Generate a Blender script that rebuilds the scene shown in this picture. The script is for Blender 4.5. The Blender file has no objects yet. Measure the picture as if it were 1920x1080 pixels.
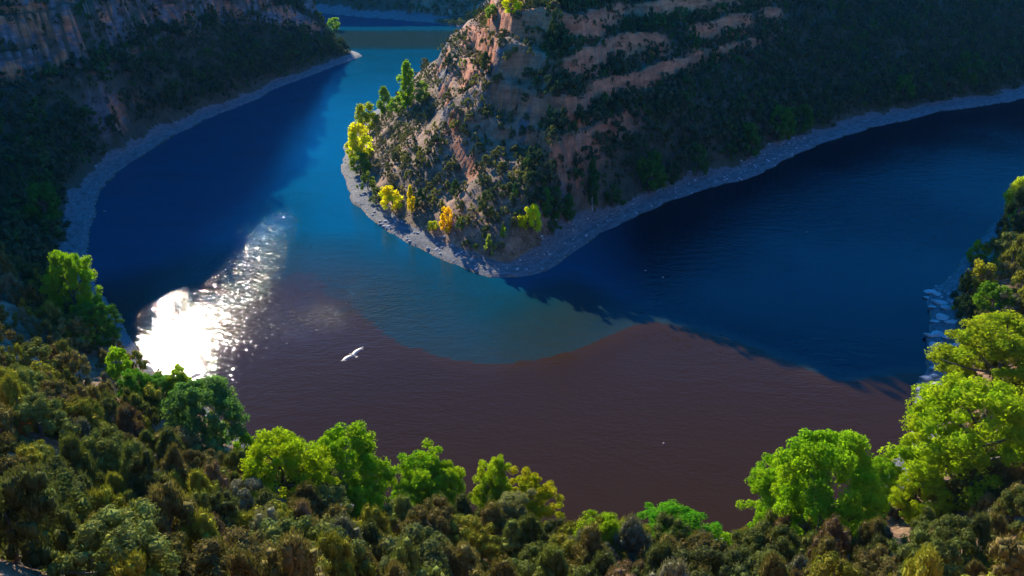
import bpy, math, random
import numpy as np
from mathutils import Vector

# ------------------------------------------------------------------ camera, sky, sun, exposure
H = 100.0                      # camera height over the river, metres
PITCH = math.radians(23.0)
FPX = 1663.0                   # focal length in pixels of a 1920 px wide frame
C_, S_ = math.cos(PITCH), math.sin(PITCH)
SUN_AZ, SUN_EL = math.radians(-23.0), math.radians(22.5)   # azimuth from +Y, negative to the left

scn = bpy.context.scene
cam_d = bpy.data.cameras.new('camera'); cam = bpy.data.objects.new('camera', cam_d)
scn.collection.objects.link(cam); scn.camera = cam
cam_d.sensor_width = 36.0; cam_d.lens = 36.0 * FPX / 1920.0
cam_d.clip_start = 0.5; cam_d.clip_end = 9000.0
cam.location = (0, 0, H); cam.rotation_euler = (math.pi / 2 - PITCH, 0, 0)

world = bpy.data.worlds.new('World'); scn.world = world; world.use_nodes = True
wn = world.node_tree; wn.nodes.clear()
sky = wn.nodes.new('ShaderNodeTexSky'); sky.sky_type = 'NISHITA'; sky.sun_disc = False
sky.sun_elevation = SUN_EL; sky.sun_rotation = SUN_AZ
sky.air_density = 1.0; sky.dust_density = 0.1; sky.ozone_density = 6.0; sky.altitude = 900
tint = wn.nodes.new('ShaderNodeMix'); tint.data_type = 'RGBA'; tint.blend_type = 'MULTIPLY'
tint.inputs[0].default_value = 1.0; tint.inputs[7].default_value = (0.03, 0.80, 1.34, 1)
bg = wn.nodes.new('ShaderNodeBackground'); bg.inputs[1].default_value = 0.15
wo = wn.nodes.new('ShaderNodeOutputWorld')
wn.links.new(sky.outputs[0], tint.inputs[6]); wn.links.new(tint.outputs[2], bg.inputs[0])
wn.links.new(bg.outputs[0], wo.inputs[0])

SUN = np.array([math.cos(SUN_EL) * math.sin(SUN_AZ), math.cos(SUN_EL) * math.cos(SUN_AZ), math.sin(SUN_EL)])
sun_d = bpy.data.lights.new('sun', 'SUN'); sun_d.energy = 5.0; sun_d.angle = math.radians(0.5)
sun_d.color = (1.0, 0.90, 0.74)
sun_o = bpy.data.objects.new('sun', sun_d); scn.collection.objects.link(sun_o)
sun_o.rotation_euler = Vector(-SUN).to_track_quat('-Z', 'Y').to_euler()
sun_o.location = (-100, 250, 300)

vs = scn.view_settings
vs.view_transform = 'Standard'; vs.look = 'None'; vs.exposure = 1.0; vs.gamma = 1.0; vs.use_curve_mapping = False
scn.cycles.max_bounces = 6; scn.cycles.diffuse_bounces = 3; scn.cycles.transmission_bounces = 3
scn.cycles.glossy_bounces = 2; scn.cycles.volume_bounces = 0
scn.cycles.sample_clamp_indirect = 4.0

rnd = random.Random(7); rng = np.random.default_rng(7)
COL = scn.collection

# ------------------------------------------------------------------ maths helpers
def ray(px, py):
    """direction through a point of the frame, forward component 1 along +Y"""
    v = 540.0 - py; x = px - 960.0
    fwd = FPX * C_ + v * S_; z = -FPX * S_ + v * C_
    return x / fwd, z / fwd            # x and z per metre of forward distance

def at0(px, py, z=0.0):
    ax, az = ray(px, py); d = (z - H) / az
    return np.array([ax * d, d])

def project(P):
    P = np.atleast_2d(P); y = P[:, 1]; dz = P[:, 2] - H
    depth_or_shade = y * C_ - dz * S_; up = y * S_ + dz * C_
    return np.stack([960 + FPX * P[:, 0] / depth_or_shade, 540 - FPX * up / depth_or_shade, depth_or_shade], 1)

def _h(ix, iy, s):
    n = (ix.astype(np.int64) * 374761393 + iy.astype(np.int64) * 668265263 + s * 1442695041) & 0xffffffff
    n = ((n ^ (n >> 13)) * 1274126177) & 0xffffffff
    return ((n ^ (n >> 16)) & 0xffffff) / float(0xffffff)

def vnoise(x, y, s=0):
    ix = np.floor(x); iy = np.floor(y); fx = x - ix; fy = y - iy
    fx = fx * fx * (3 - 2 * fx); fy = fy * fy * (3 - 2 * fy)
    a = _h(ix, iy, s); b = _h(ix + 1, iy, s); c = _h(ix, iy + 1, s); d = _h(ix + 1, iy + 1, s)
    return (a * (1 - fx) + b * fx) * (1 - fy) + (c * (1 - fx) + d * fx) * fy

def fbm(x, y, s=0, o=4):
    r = 0; a = 1.0; t = 0
    for i in range(o):
        r = r + a * (vnoise(x, y, s + i * 17) * 2 - 1); t += a; a *= 0.5; x = x * 2.03 + 5.1; y = y * 2.03 + 1.7
    return r / t

def sstep(a, b, x):
    t = np.clip((x - a) / (b - a), 0, 1); return t * t * (3 - 2 * t)

def resample(P, step):
    P = np.asarray(P, float); seg = np.linalg.norm(np.diff(P[:, :2], axis=0), axis=1)
    s = np.concatenate([[0], np.cumsum(seg)]); n = max(2, int(s[-1] / step) + 1); t = np.linspace(0, s[-1], n)
    return np.stack([np.interp(t, s, P[:, k]) for k in range(P.shape[1])], 1)

def smooth_line(P, it=2):
    P = np.asarray(P, float)
    for _ in range(it):
        Q = [P[0]]
        for a, b in zip(P[:-1], P[1:]):
            Q += [a * .75 + b * .25, a * .25 + b * .75]
        Q.append(P[-1]); P = np.array(Q)
    return P

def dist_line(X, Y, P):
    best = np.full(X.shape, 1e18)
    for (ax, ay), (bx, by) in zip(P[:-1, :2], P[1:, :2]):
        dx, dy = bx - ax, by - ay; L = dx * dx + dy * dy + 1e-9
        t = np.clip(((X - ax) * dx + (Y - ay) * dy) / L, 0, 1)
        d = (X - ax - t * dx) ** 2 + (Y - ay - t * dy) ** 2
        np.minimum(best, d, out=best)
    return np.sqrt(best)

def inside(X, Y, P):
    c = np.zeros(X.shape, bool); n = len(P)
    for i in range(n):
        x1, y1 = P[i]; x2, y2 = P[(i + 1) % n]
        if y1 == y2: continue
        m = ((y1 > Y) != (y2 > Y)) & (X < (x2 - x1) * (Y - y1) / (y2 - y1) + x1)
        c ^= m
    return c

# ------------------------------------------------------------------ shorelines (world metres, read off the river's edge)
tn = math.tan(SUN_EL); sd = np.array([math.sin(SUN_AZ), math.cos(SUN_AZ)])
def P0(l): return [tuple(at0(*p)) for p in l]
S1 = [(-900, 960), (-420, 900), (-220, 800)] + P0([(697, 99), (650, 116), (590, 138), (555, 152), (512, 168), (497, 178), (470, 192),
     (400, 218), (340, 248), (295, 272), (245, 305), (205, 336), (180, 372), (172, 420), (163, 455), (168, 500), (188, 545),
     (212, 582), (240, 625), (262, 662), (290, 700), (350, 745), (420, 790), (480, 850), (560, 905), (640, 940), (720, 958),
     (800, 975), (900, 990), (1010, 1006), (1120, 1018), (1240, 1022), (1350, 1012), (1450, 985), (1540, 960), (1620, 925), (1670, 880),
     (1705, 830), (1722, 780), (1716, 740), (1722, 712), (1738, 690), (1746, 655), (1732, 622), (1750, 590), (1728, 548), (1775, 530),
     (1800, 490), (1850, 440), (1885, 395)]) + [(205, 262), (260, 300), (420, 360), (1000, 520)]
S2 = [(1000, 680), (460, 520)] + P0([(1990, 160), (1920, 186), (1830, 202), (1760, 208), (1712, 224), (1640, 238), (1560, 262), (1490, 290),
     (1440, 318), (1425, 328), (1330, 352), (1240, 384), (1180, 412), (1120, 440), (1080, 470), (1040, 502), (1000, 518), (950, 523), (900, 516),
     (860, 500), (810, 478), (760, 452), (715, 425), (685, 402), (660, 372), (645, 340), (639, 305), (652, 262), (672, 235),
     (700, 208), (745, 180), (800, 150), (838, 125), (855, 105), (870, 84)]) + [(-30, 770), (20, 800), (140, 800), (400, 800), (1000, 900)]
S3 = [(1000, 980), (400, 860), (120, 855), (20, 868)] + P0([(885, 54), (840, 47), (780, 40), (700, 34), (640, 29), (608, 25)]) + [(-330, 1020), (-900, 1080)]
S1, S2, S3 = [smooth_line(p, 2) for p in (S1, S2, S3)]
def wob(P, amp, s):
    Q = resample(P, 2.5) if len(P) else P
    fade = np.clip((400 - np.abs(Q[:, 0])) / 100, 0, 1)
    Q[:, 0] += amp * fbm(Q[:, 0] * .12, Q[:, 1] * .12, s) * fade; Q[:, 1] += amp * fbm(Q[:, 0] * .12, Q[:, 1] * .12, s + 5) * fade
    return Q
def near_only(P, amp, s):
    m = (np.abs(P[:, 0]) < 330) & (P[:, 1] < 900)
    return wob(P, amp, s)
S1, S2, S3 = near_only(S1, 1.6, 11), near_only(S2, 1.8, 31), near_only(S3, 3.0, 51)
WPOLY = np.concatenate([S1, S2, S3])

# ------------------------------------------------------------------ crests: each stands where its shadow edge on the river asks for it
def from_shadow(px, py, z, zg=0.0):
    p = at0(px, py, zg) + sd * ((z - zg) / tn); return (p[0], p[1], z)
CR2 = [(*at0(925, 500, 2), 2), from_shadow(985, 573, 7), from_shadow(1085, 612, 10), from_shadow(1150, 618, 17), from_shadow(1215, 594, 26), from_shadow(1350, 620, 38),
       from_shadow(1470, 655, 53), from_shadow(1580, 698, 65), from_shadow(1700, 682, 79), from_shadow(1800, 672, 95),
       (110, 550, 108), (200, 625, 96), (330, 690, 78), (1000, 790, 110)]
CR1 = [(-110, 700, 3), (-135, 712, 10), (-190, 700, 34), from_shadow(650, 140, 44), from_shadow(600, 205, 76), from_shadow(562, 330, 112), from_shadow(505, 385, 124),
       from_shadow(438, 440, 126), from_shadow(430, 520, 128), from_shadow(330, 552, 130), from_shadow(235, 590, 128),
       from_shadow(110, 490, 124, 20), from_shadow(0, 470, 120, 30), (-275, 330, 116), (-260, 230, 108), (-200, 130, 100), (-110, 40, 97), (-15, 1, 95), (30, -1, 95), (100, 15, 95),
       (170, 60, 95), (250, 140, 96), (360, 240, 100), (1000, 400, 105)]
CR3 = [(-900, 1290, 120), (-200, 1180, 118), (0, 1070, 108), (200, 1060, 105), (1000, 1150, 95)]
PL1 = np.array([(c[0], c[1]) for c in CR1[2:]] + [(1500, 300), (1500, -1500), (-2500, -1500), (-2500, 900), (-600, 830), (-320, 760)])
CR1, CR2, CR3 = [resample(np.array(c, float), 5.0) for c in (CR1, CR2, CR3)]

def crest_h(X, Y, CR):
    num = np.zeros(X.shape); den = np.zeros(X.shape)
    for (x, y, z) in CR:
        w = 1.0 / ((X - x) ** 2 + (Y - y) ** 2 + 4.0) ** 1.5; num += w * z; den += w
    return num / den

def prof(t, pts):
    return np.interp(t, [p[0] for p in pts], [p[1] for p in pts])

def terrain(X, Y):
    X = np.asarray(X, float); Y = np.asarray(Y, float)
    shp = X.shape; X = X.ravel(); Y = Y.ravel()
    d1, d2, d3 = dist_line(X, Y, S1), dist_line(X, Y, S2), dist_line(X, Y, S3)
    ins = inside(X, Y, WPOLY)
    mass = np.argmin(np.stack([d1, d2, d3]), 0)
    n1 = fbm(X / 38, Y / 38, 1, 5); n2 = fbm(X / 11, Y / 11, 2, 4); n3 = fbm(X / 3.5, Y / 3.5, 3, 3)
    z = np.zeros(X.shape); cliff = np.zeros(X.shape); beach = np.zeros(X.shape)
    ds = np.minimum(np.minimum(d1, d2), d3)
    for k, (CR, d) in enumerate(((CR1, d1), (CR2, d2), (CR3, d3))):
        m = (mass == k) & ~ins
        if not m.any(): continue
        x, y, dd = X[m], Y[m], d[m]
        dr = dist_line(x, y, CR); hc = crest_h(x, y, CR)
        t = dd / (dd + dr)
        if k == 0:
            t = np.where(inside(x, y, PL1), 1.0, t)
        if k == 2: t = np.where(y > 1120, 1, t)
        # broken side: width of the bare strip by the water
        farside = sstep(215, 260, y) if k == 0 else np.ones_like(x)
        if k == 0:
            bw = 3.0 + 5.5 * sstep(200, 250, y) * (x < 0) + 3.0 * ((x > 60) & (y > 130))
        elif k == 1:
            bw = 8.0 + 3 * sstep(40, 120, x)
        else: bw = 25.0
        bw = bw * (1 + 0.35 * n2[m] + .35 * n1[m])
        tw = np.clip(t + 0.05 * n1[m] * sstep(0, .3, t) * (1 - sstep(.85, 1, t)) + .012 * n2[m] * sstep(0.05, .2, t), 0, 1)
        steep = prof(tw, [(0, 0), (.12, .05), (.30, .16), (.50, .33), (.54, .37), (.62, .55), (.70, .61), (.73, .65), (.80, .84), (.9, .93), (1, 1)])
        soft = prof(tw, [(0, 0), (.1, .06), (.35, .27), (.6, .50), (.8, .70), (.92, .86), (1, 1)])
        if k == 0:
            w = farside * (x < 50); body = steep * w + soft * (1 - w)
        elif k == 1:
            # rocky steps on the upper flank, smooth near the tip
            w = sstep(24, 42, hc) ; st = prof(tw, [(0, 0), (.12, .06), (.38, .34), (.44, .40), (.50, .52), (.62, .62), (.67, .67), (.73, .83), (.84, .95), (1, 1)])
            w = w * (0.0 + 1.0 * (1 - sstep(4, 30, x - (y - 250) * .25)))
            tip = prof(tw, [(0, 0), (.15, .12), (.5, .6), (.75, .86), (.9, .97), (1, 1)])
            body = st * w + tip * (1 - w)
        else:
            body = soft; w = np.zeros_like(x)
        zz = hc * body
        if k == 0: cb = (sstep(.49, .51, tw) - sstep(.62, .65, tw)) + (sstep(.72, .74, tw) - sstep(.79, .81, tw)); cliff[m] = cb * farside * (x < 50)
        elif k == 1: cb = (sstep(.43, .45, tw) - sstep(.50, .53, tw)) + (sstep(.66, .68, tw) - sstep(.73, .76, tw)); cliff[m] = cb * w
        # bare strip: gentle ramp
        ramp = 0.13 * dd + .6 * sstep(0, 1.4, dd)
        f = sstep(bw * .55, bw * 1.8, dd)
        zz = ramp * (1 - f) + np.maximum(zz, ramp) * f
        rough = sstep(0, 20, dd)
        zz = zz + rough * (2.2 * n1[m] + 1.0 * n2[m] + .35 * n3[m]) * (0.6 + .4 * w) * (1 - .6 * sstep(.93, 1, t))
        zz = zz + (0.18 * n2[m] + .22 * n3[m]) * sstep(.5, 4, dd)
        z[m] = np.maximum(zz, .25 * dd.clip(0, 1.2))
        beach[m] = 1 - sstep(bw * .75, bw * 1.1, dd)
    z[ins] = -0.35 * np.minimum(ds[ins], 9)
    return z.reshape(shp), cliff.reshape(shp), beach.reshape(shp), ds.reshape(shp), ins.reshape(shp)

def axis(segs):
    a = []
    for (p, q, st) in segs:
        n = max(1, int(round((q - p) / st))); a += list(np.linspace(p, q, n, endpoint=False))
    a.append(segs[-1][1]); return np.array(a)
AX = axis([(-3600, -900, 300), (-900, -420, 40), (-420, -300, 6), (-300, -150, 1.7), (-150, 130, 1.35), (130, 300, 2.2), (300, 460, 6), (460, 900, 40), (900, 3600, 300)])
AY = axis([(-2400, -200, 200), (-200, 40, 12), (40, 90, 2.5), (90, 400, 1.35), (400, 560, 2.0), (560, 900, 3.2), (900, 1200, 9), (1200, 1600, 60), (1600, 4500, 300)])
GX, GY = np.meshgrid(AX, AY)
GZ, GCB, GB, GD, GI = terrain(GX, GY)
# drop the plateau just under the camera
near_cam = (np.hypot(GX, GY) < 40) & (GZ > 94)
GZ[near_cam] = np.minimum(GZ[near_cam], 94.5)
# ledges in the rock: where it is steep, work the height into beds
gx = np.gradient(GZ, axis=1) / np.gradient(GX, axis=1); gy = np.gradient(GZ, axis=0) / np.gradient(GY, axis=0)
SL = np.hypot(gx, gy)
steepm = np.clip(np.maximum(GCB * sstep(.9, 1.4, SL), 0 * SL), 0, 1) * (~GI) * sstep(8, 14, GD)
bed = 3.2 + 0 * GZ
zb = GZ + 1.3 * fbm(GX / 25, GY / 25, 77, 3)
fr = np.mod(zb, bed) / bed
GZ = GZ + steepm * (sstep(.25, .75, fr) - fr) * bed * .8
GZ = GZ + steepm * .8 * fbm(GX / 4.2, GY / 4.2, 91, 3)

# stepped rock: broad ledges with upright faces on the promontory head and the upper left wall
on2 = dist_line(GX.ravel(), GY.ravel(), S2).reshape(GX.shape) < dist_line(GX.ravel(), GY.ravel(), S1).reshape(GX.shape)
T2_ = on2 * sstep(-30, -16, GX - (GY - 330) * .02) * (1 - sstep(22, 46, GX - (GY - 300) * .3 - 55 * sstep(34, 46, GZ))) * sstep(262, 285, GY) * (1 - sstep(500, 560, GY)) * sstep(17, 24, GZ) * sstep(-.45, -.1, fbm(GX / 30, GY / 30, 140, 3))
T1_ = (~on2) * (GX < -60) * sstep(230, 260, GY) * sstep(34, 42, GZ) * (GY < 760)
def terrace(Z, bed_, T, s, wav):
    zz = Z + wav * fbm(GX / 28, GY / 28, s, 3) + .9 * fbm(GX / 6, GY / 6, s + 3, 3); f_ = np.mod(zz, bed_) / bed_
    return Z + T * (sstep(.52, .9, f_) - f_) * bed_, T * sstep(.46, .56, f_) * (1 - sstep(.93, .99, f_))
GZ, FA2 = terrace(GZ, 11.0, T2_, 150, 3.0); GZ, FA1 = terrace(GZ, 13.0, T1_, 160, 5.0)
FACE = np.clip(FA1 + FA2, 0, 1)
GZ = GZ + FACE * .5 * fbm(GX / 5, GY / 5, 95, 3)

def height(x, y):
    i = np.clip(np.searchsorted(AX, x) - 1, 0, len(AX) - 2); j = np.clip(np.searchsorted(AY, y) - 1, 0, len(AY) - 2)
    fx = (x - AX[i]) / (AX[i + 1] - AX[i]); fy = (y - AY[j]) / (AY[j + 1] - AY[j])
    return (GZ[j, i] * (1 - fx) + GZ[j, i + 1] * fx) * (1 - fy) + (GZ[j + 1, i] * (1 - fx) + GZ[j + 1, i + 1] * fx) * fy
def sample(G, x, y):
    i = np.clip(np.searchsorted(AX, x), 0, len(AX) - 1); j = np.clip(np.searchsorted(AY, y), 0, len(AY) - 1)
    return G[j, i]
def hit(px, py, d0=45.0, d1=1300.0):
    """where the line of sight through a point of the frame meets the ground"""
    ax, az = ray(px, py); d = np.arange(d0, d1, .7)
    zz = height(ax * d, d); below = np.nonzero(H + az * d < np.maximum(zz, 0))[0]
    k = below[0] if len(below) else len(d) - 1
    return np.array([ax * d[k], d[k], max(zz[k], 0.0)])

# ------------------------------------------------------------------ materials
def mat(name):
    m = bpy.data.materials.new(name); m.use_nodes = True; nt = m.node_tree; nt.nodes.clear()
    out = nt.nodes.new('ShaderNodeOutputMaterial'); return m, nt, out
def N(nt, t, **kw):
    n = nt.nodes.new(t)
    for k, v in kw.items(): setattr(n, k, v)
    return n
def ramp_node(nt, stops, interp='LINEAR'):
    r = nt.nodes.new('ShaderNodeValToRGB'); e = r.color_ramp.elements; r.color_ramp.interpolation = interp
    while len(e) < len(stops): e.new(0.5)
    for el, (p, c) in zip(e, stops): el.position = p; el.color = (*c, 1) if len(c) == 3 else c
    return r
def noise_node(nt, scale, detail=4, rough=.55, vec=None, dist=0.0):
    n = nt.nodes.new('ShaderNodeTexNoise'); n.inputs['Scale'].default_value = scale
    n.inputs['Detail'].default_value = detail; n.inputs['Roughness'].default_value = rough
    n.inputs['Distortion'].default_value = dist
    if vec is not None: nt.links.new(vec, n.inputs['Vector'])
    return n
def mix(nt, fac, a, b, mode='MIX'):
    m = nt.nodes.new('ShaderNodeMix'); m.data_type = 'RGBA'; m.blend_type = mode
    for sock, v in ((m.inputs[0], fac), (m.inputs[6], a), (m.inputs[7], b)):
        if isinstance(v, (int, float)): sock.default_value = v
        elif isinstance(v, tuple): sock.default_value = (*v, 1) if len(v) == 3 else v
        else: nt.links.new(v, sock)
    return m.outputs[2]
def math_n(nt, op, a, b=None, clamp=False):
    m = nt.nodes.new('ShaderNodeMath'); m.operation = op; m.use_clamp = clamp
    for s, v in ((m.inputs[0], a), (m.inputs[1], b)):
        if v is None: continue
        if isinstance(v, (int, float)): s.default_value = v
        else: nt.links.new(v, s)
    return m.outputs[0]

def ground_material():
    m, nt, out = mat('rock_soil_and_gravel'); L = nt.links
    geo = N(nt, 'ShaderNodeNewGeometry'); pos = geo.outputs['Position']
    beach = N(nt, 'ShaderNodeAttribute', attribute_name='beach').outputs['Fac']
    cliff = N(nt, 'ShaderNodeAttribute', attribute_name='cliff').outputs['Fac']
    mp = N(nt, 'ShaderNodeMapping'); mp.inputs['Scale'].default_value = (1, 1, 6); L.new(pos, mp.inputs['Vector'])
    big = noise_node(nt, .06, 5, .6, pos); mid = noise_node(nt, .35, 6, .65, pos); fine = noise_node(nt, 1.6, 5, .7, pos)
    strata = noise_node(nt, .075, 6, .72, mp.outputs[0])
    vm = N(nt, 'ShaderNodeMapping'); vm.inputs['Scale'].default_value = (1, 1, .22); L.new(pos, vm.inputs['Vector'])
    streak = noise_node(nt, .38, 5, .65, vm.outputs[0])
    soil = ramp_node(nt, [(.3, (.14, .07, .035)), (.5, (.38, .20, .105)), (.7, (.52, .32, .20))]); L.new(mid.outputs[0], soil.inputs[0])
    scrub = ramp_node(nt, [(.40, (1, 1, 1)), (.56, (.28, .34, .22))]); L.new(big.outputs[0], scrub.inputs[0])
    c1 = mix(nt, .75, soil.outputs[0], scrub.outputs[0], 'MULTIPLY')
    und = N(nt, 'ShaderNodeAttribute', attribute_name='undergrowth').outputs['Fac']
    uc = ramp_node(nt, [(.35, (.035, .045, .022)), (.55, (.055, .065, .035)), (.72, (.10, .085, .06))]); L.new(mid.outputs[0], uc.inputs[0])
    stone = ramp_node(nt, [(.56, (0, 0, 0)), (.64, (1, 1, 1))]); L.new(fine.outputs[0], stone.inputs[0])
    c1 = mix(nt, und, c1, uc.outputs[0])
    c1 = mix(nt, math_n(nt, 'MULTIPLY', stone.outputs[0], math_n(nt, 'SUBTRACT', 1.1, und, True)), c1, (.36, .28, .22))
    rockc = ramp_node(nt, [(.30, (.06, .055, .055)), (.46, (.15, .135, .125)), (.60, (.24, .21, .19)), (.72, (.12, .11, .10))])
    L.new(strata.outputs[0], rockc.inputs[0])
    redm = noise_node(nt, .07, 6, .68, pos, .6); och = N(nt, 'ShaderNodeAttribute', attribute_name='ochre').outputs['Fac']; rm = ramp_node(nt, [(.50, (0, 0, 0)), (.56, (1, 1, 1))]); L.new(math_n(nt, 'ADD', redm.outputs[0], math_n(nt, 'MULTIPLY', och, .22)), rm.inputs[0])
    redc = ramp_node(nt, [(.3, (.32, .09, .035)), (.6, (.74, .26, .11))]); L.new(strata.outputs[0], redc.inputs[0])
    rk = mix(nt, rm.outputs[0], rockc.outputs[0], redc.outputs[0])
    sr = ramp_node(nt, [(.38, (.35, .35, .37)), (.56, (1, 1, 1))]); L.new(streak.outputs[0], sr.inputs[0])
    rock = mix(nt, .45, rk, sr.outputs[0], 'MULTIPLY')
    c2 = mix(nt, cliff, c1, rock)
    bm = N(nt, 'ShaderNodeMapping'); bm.inputs['Scale'].default_value = (.25, .25, 5); L.new(pos, bm.inputs['Vector'])
    bnd = noise_node(nt, .9, 4, .6, bm.outputs[0])
    bc = ramp_node(nt, [(.3, (.04, .042, .042)), (.43, (.10, .102, .10)), (.55, (.18, .178, .17)), (.72, (.30, .29, .275))])
    bmx = mix(nt, .5, bnd.outputs[0], fine.outputs[0]); L.new(bmx, bc.inputs[0])
    be = math_n(nt, 'ADD', beach, math_n(nt, 'MULTIPLY', math_n(nt, 'SUBTRACT', mid.outputs[0], .5), .9))
    bfac = ramp_node(nt, [(.42, (0, 0, 0)), (.58, (1, 1, 1))]); L.new(be, bfac.inputs[0])
    col = mix(nt, bfac.outputs[0], c2, bc.outputs[0])
    b = N(nt, 'ShaderNodeBsdfPrincipled'); L.new(col, b.inputs['Base Color']); b.inputs['Roughness'].default_value = .9
    b.inputs['Specular IOR Level'].default_value = .2
    hgt = mix(nt, .5, mid.outputs[0], fine.outputs[0])
    bu = N(nt, 'ShaderNodeBump'); bu.inputs['Strength'].default_value = .9; bu.inputs['Distance'].default_value = .8
    L.new(hgt, bu.inputs['Height']); L.new(bu.outputs[0], b.inputs['Normal']); L.new(b.outputs[0], out.inputs[0])
    return m

def water_material():
    m, nt, out = mat('river_water'); L = nt.links
    geo = N(nt, 'ShaderNodeNewGeometry'); pos = geo.outputs['Position']
    silt_shade = N(nt, 'ShaderNodeAttribute', attribute_name='silt_shade').outputs['Fac']
    ruf = N(nt, 'ShaderNodeAttribute', attribute_name='ruffle').outputs['Fac']
    n0 = noise_node(nt, .05, 5, .62, pos, 1.4)
    sf = math_n(nt, 'ADD', silt_shade, math_n(nt, 'MULTIPLY', math_n(nt, 'SUBTRACT', n0.outputs[0], .5), .16))
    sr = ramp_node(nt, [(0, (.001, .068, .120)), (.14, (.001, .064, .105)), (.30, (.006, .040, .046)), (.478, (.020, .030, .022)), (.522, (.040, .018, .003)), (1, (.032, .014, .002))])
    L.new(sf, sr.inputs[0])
    arm_shade = N(nt, 'ShaderNodeAttribute', attribute_name='depth_or_shade').outputs['Fac']
    wc = mix(nt, arm_shade, sr.outputs[0], (.001, .006, .014))  # navy paints shade and the dark hill's reflection into the right arm
    df = N(nt, 'ShaderNodeBsdfDiffuse'); L.new(wc, df.inputs['Color'])
    gl = N(nt, 'ShaderNodeBsdfGlossy'); gl.inputs['Roughness'].default_value = .035; fr = N(nt, 'ShaderNodeFresnel'); fr.inputs['IOR'].default_value = 1.333
    d = N(nt, 'ShaderNodeMixShader'); L.new(math_n(nt, 'MULTIPLY', fr.outputs[0], .40), d.inputs[0]); L.new(df.outputs[0], d.inputs[1]); L.new(gl.outputs[0], d.inputs[2])
    mp = N(nt, 'ShaderNodeMapping'); mp.inputs['Rotation'].default_value = (0, 0, .5); mp.inputs['Scale'].default_value = (1, 2.0, 1); L.new(pos, mp.inputs['Vector'])
    w1 = noise_node(nt, .62, 1.4, .5, mp.outputs[0], .2); w2 = noise_node(nt, .16, 2, .5, mp.outputs[0]); w3 = noise_node(nt, 1.9, 1, .5, mp.outputs[0])
    hh = math_n(nt, 'ADD', math_n(nt, 'MULTIPLY', w1.outputs[0], 1.0), math_n(nt, 'MULTIPLY', w2.outputs[0], 1.2))
    hh = math_n(nt, 'ADD', hh, math_n(nt, 'MULTIPLY', w3.outputs[0], .22))
    bu = N(nt, 'ShaderNodeBump'); bu.inputs['Distance'].default_value = .35
    L.new(math_n(nt, 'MULTIPLY', ruf, .7), bu.inputs['Strength'])
    L.new(hh, bu.inputs['Height']); L.new(bu.outputs[0], gl.inputs['Normal']); L.new(bu.outputs[0], df.inputs['Normal']); L.new(bu.outputs[0], fr.inputs['Normal']); L.new(d.outputs[0], out.inputs[0])
    return m

def leaf_material():
    """one foliage material; the colour of each plant is its object colour"""
    m, nt, out = mat('foliage'); L = nt.links
    oi = N(nt, 'ShaderNodeObjectInfo'); at = N(nt, 'ShaderNodeAttribute', attribute_name='shade')
    geo = N(nt, 'ShaderNodeNewGeometry'); cl = noise_node(nt, .8, 3, .6, geo.outputs['Position'])
    hs = N(nt, 'ShaderNodeHueSaturation'); L.new(oi.outputs['Color'], hs.inputs['Color'])
    L.new(math_n(nt, 'ADD', math_n(nt, 'MULTIPLY', at.outputs['Fac'], .016), .5), hs.inputs['Hue'])
    L.new(math_n(nt, 'ADD', math_n(nt, 'MULTIPLY', cl.outputs[0], .9), .55), hs.inputs['Value'])
    c = hs.outputs[0]
    d = N(nt, 'ShaderNodeBsdfDiffuse'); L.new(c, d.inputs[0])
    t = N(nt, 'ShaderNodeBsdfTranslucent'); L.new(mix(nt, 1.0, c, (1.35, 1.45, .6), 'MULTIPLY'), t.inputs[0])
    s = N(nt, 'ShaderNodeMixShader'); L.new(oi.outputs['Alpha'], s.inputs[0])
    L.new(d.outputs[0], s.inputs[1]); L.new(t.outputs[0], s.inputs[2]); L.new(s.outputs[0], out.inputs[0])
    return m

def plain(name, col, rough=.9, var=.35, scale=2.0, bump=.4):
    m, nt, out = mat(name); L = nt.links
    tc = N(nt, 'ShaderNodeTexCoord'); n = noise_node(nt, scale, 5, .65, tc.outputs['Object'])
    r = ramp_node(nt, [(.3, tuple(c * (1 - var) for c in col)), (.7, tuple(min(1, c * (1 + var)) for c in col))]); L.new(n.outputs[0], r.inputs[0])
    b = N(nt, 'ShaderNodeBsdfPrincipled'); L.new(r.outputs[0], b.inputs['Base Color']); b.inputs['Roughness'].default_value = rough
    bu = N(nt, 'ShaderNodeBump'); bu.inputs['Strength'].default_value = bump; bu.inputs['Distance'].default_value = .1
    L.new(n.outputs[0], bu.inputs['Height']); L.new(bu.outputs[0], b.inputs['Normal']); L.new(b.outputs[0], out.inputs[0])
    return m

M_GROUND, M_WATER, M_LEAF = ground_material(), water_material(), leaf_material()
M_BARK = plain('bark', (.13, .10, .08)); M_PALEBARK = plain('pale_bark', (.36, .33, .29))
M_STONE = plain('pale_limestone', (.46, .43, .40), .85, .3, 1.2, .5)
M_FEATHER = plain('cream_feathers', (.52, .42, .32), .7, .12, 3.0, .1)
M_DARKFEATHER = plain('brown_flight_feathers', (.30, .22, .17), .7, .2, 6.0, .1)

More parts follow.
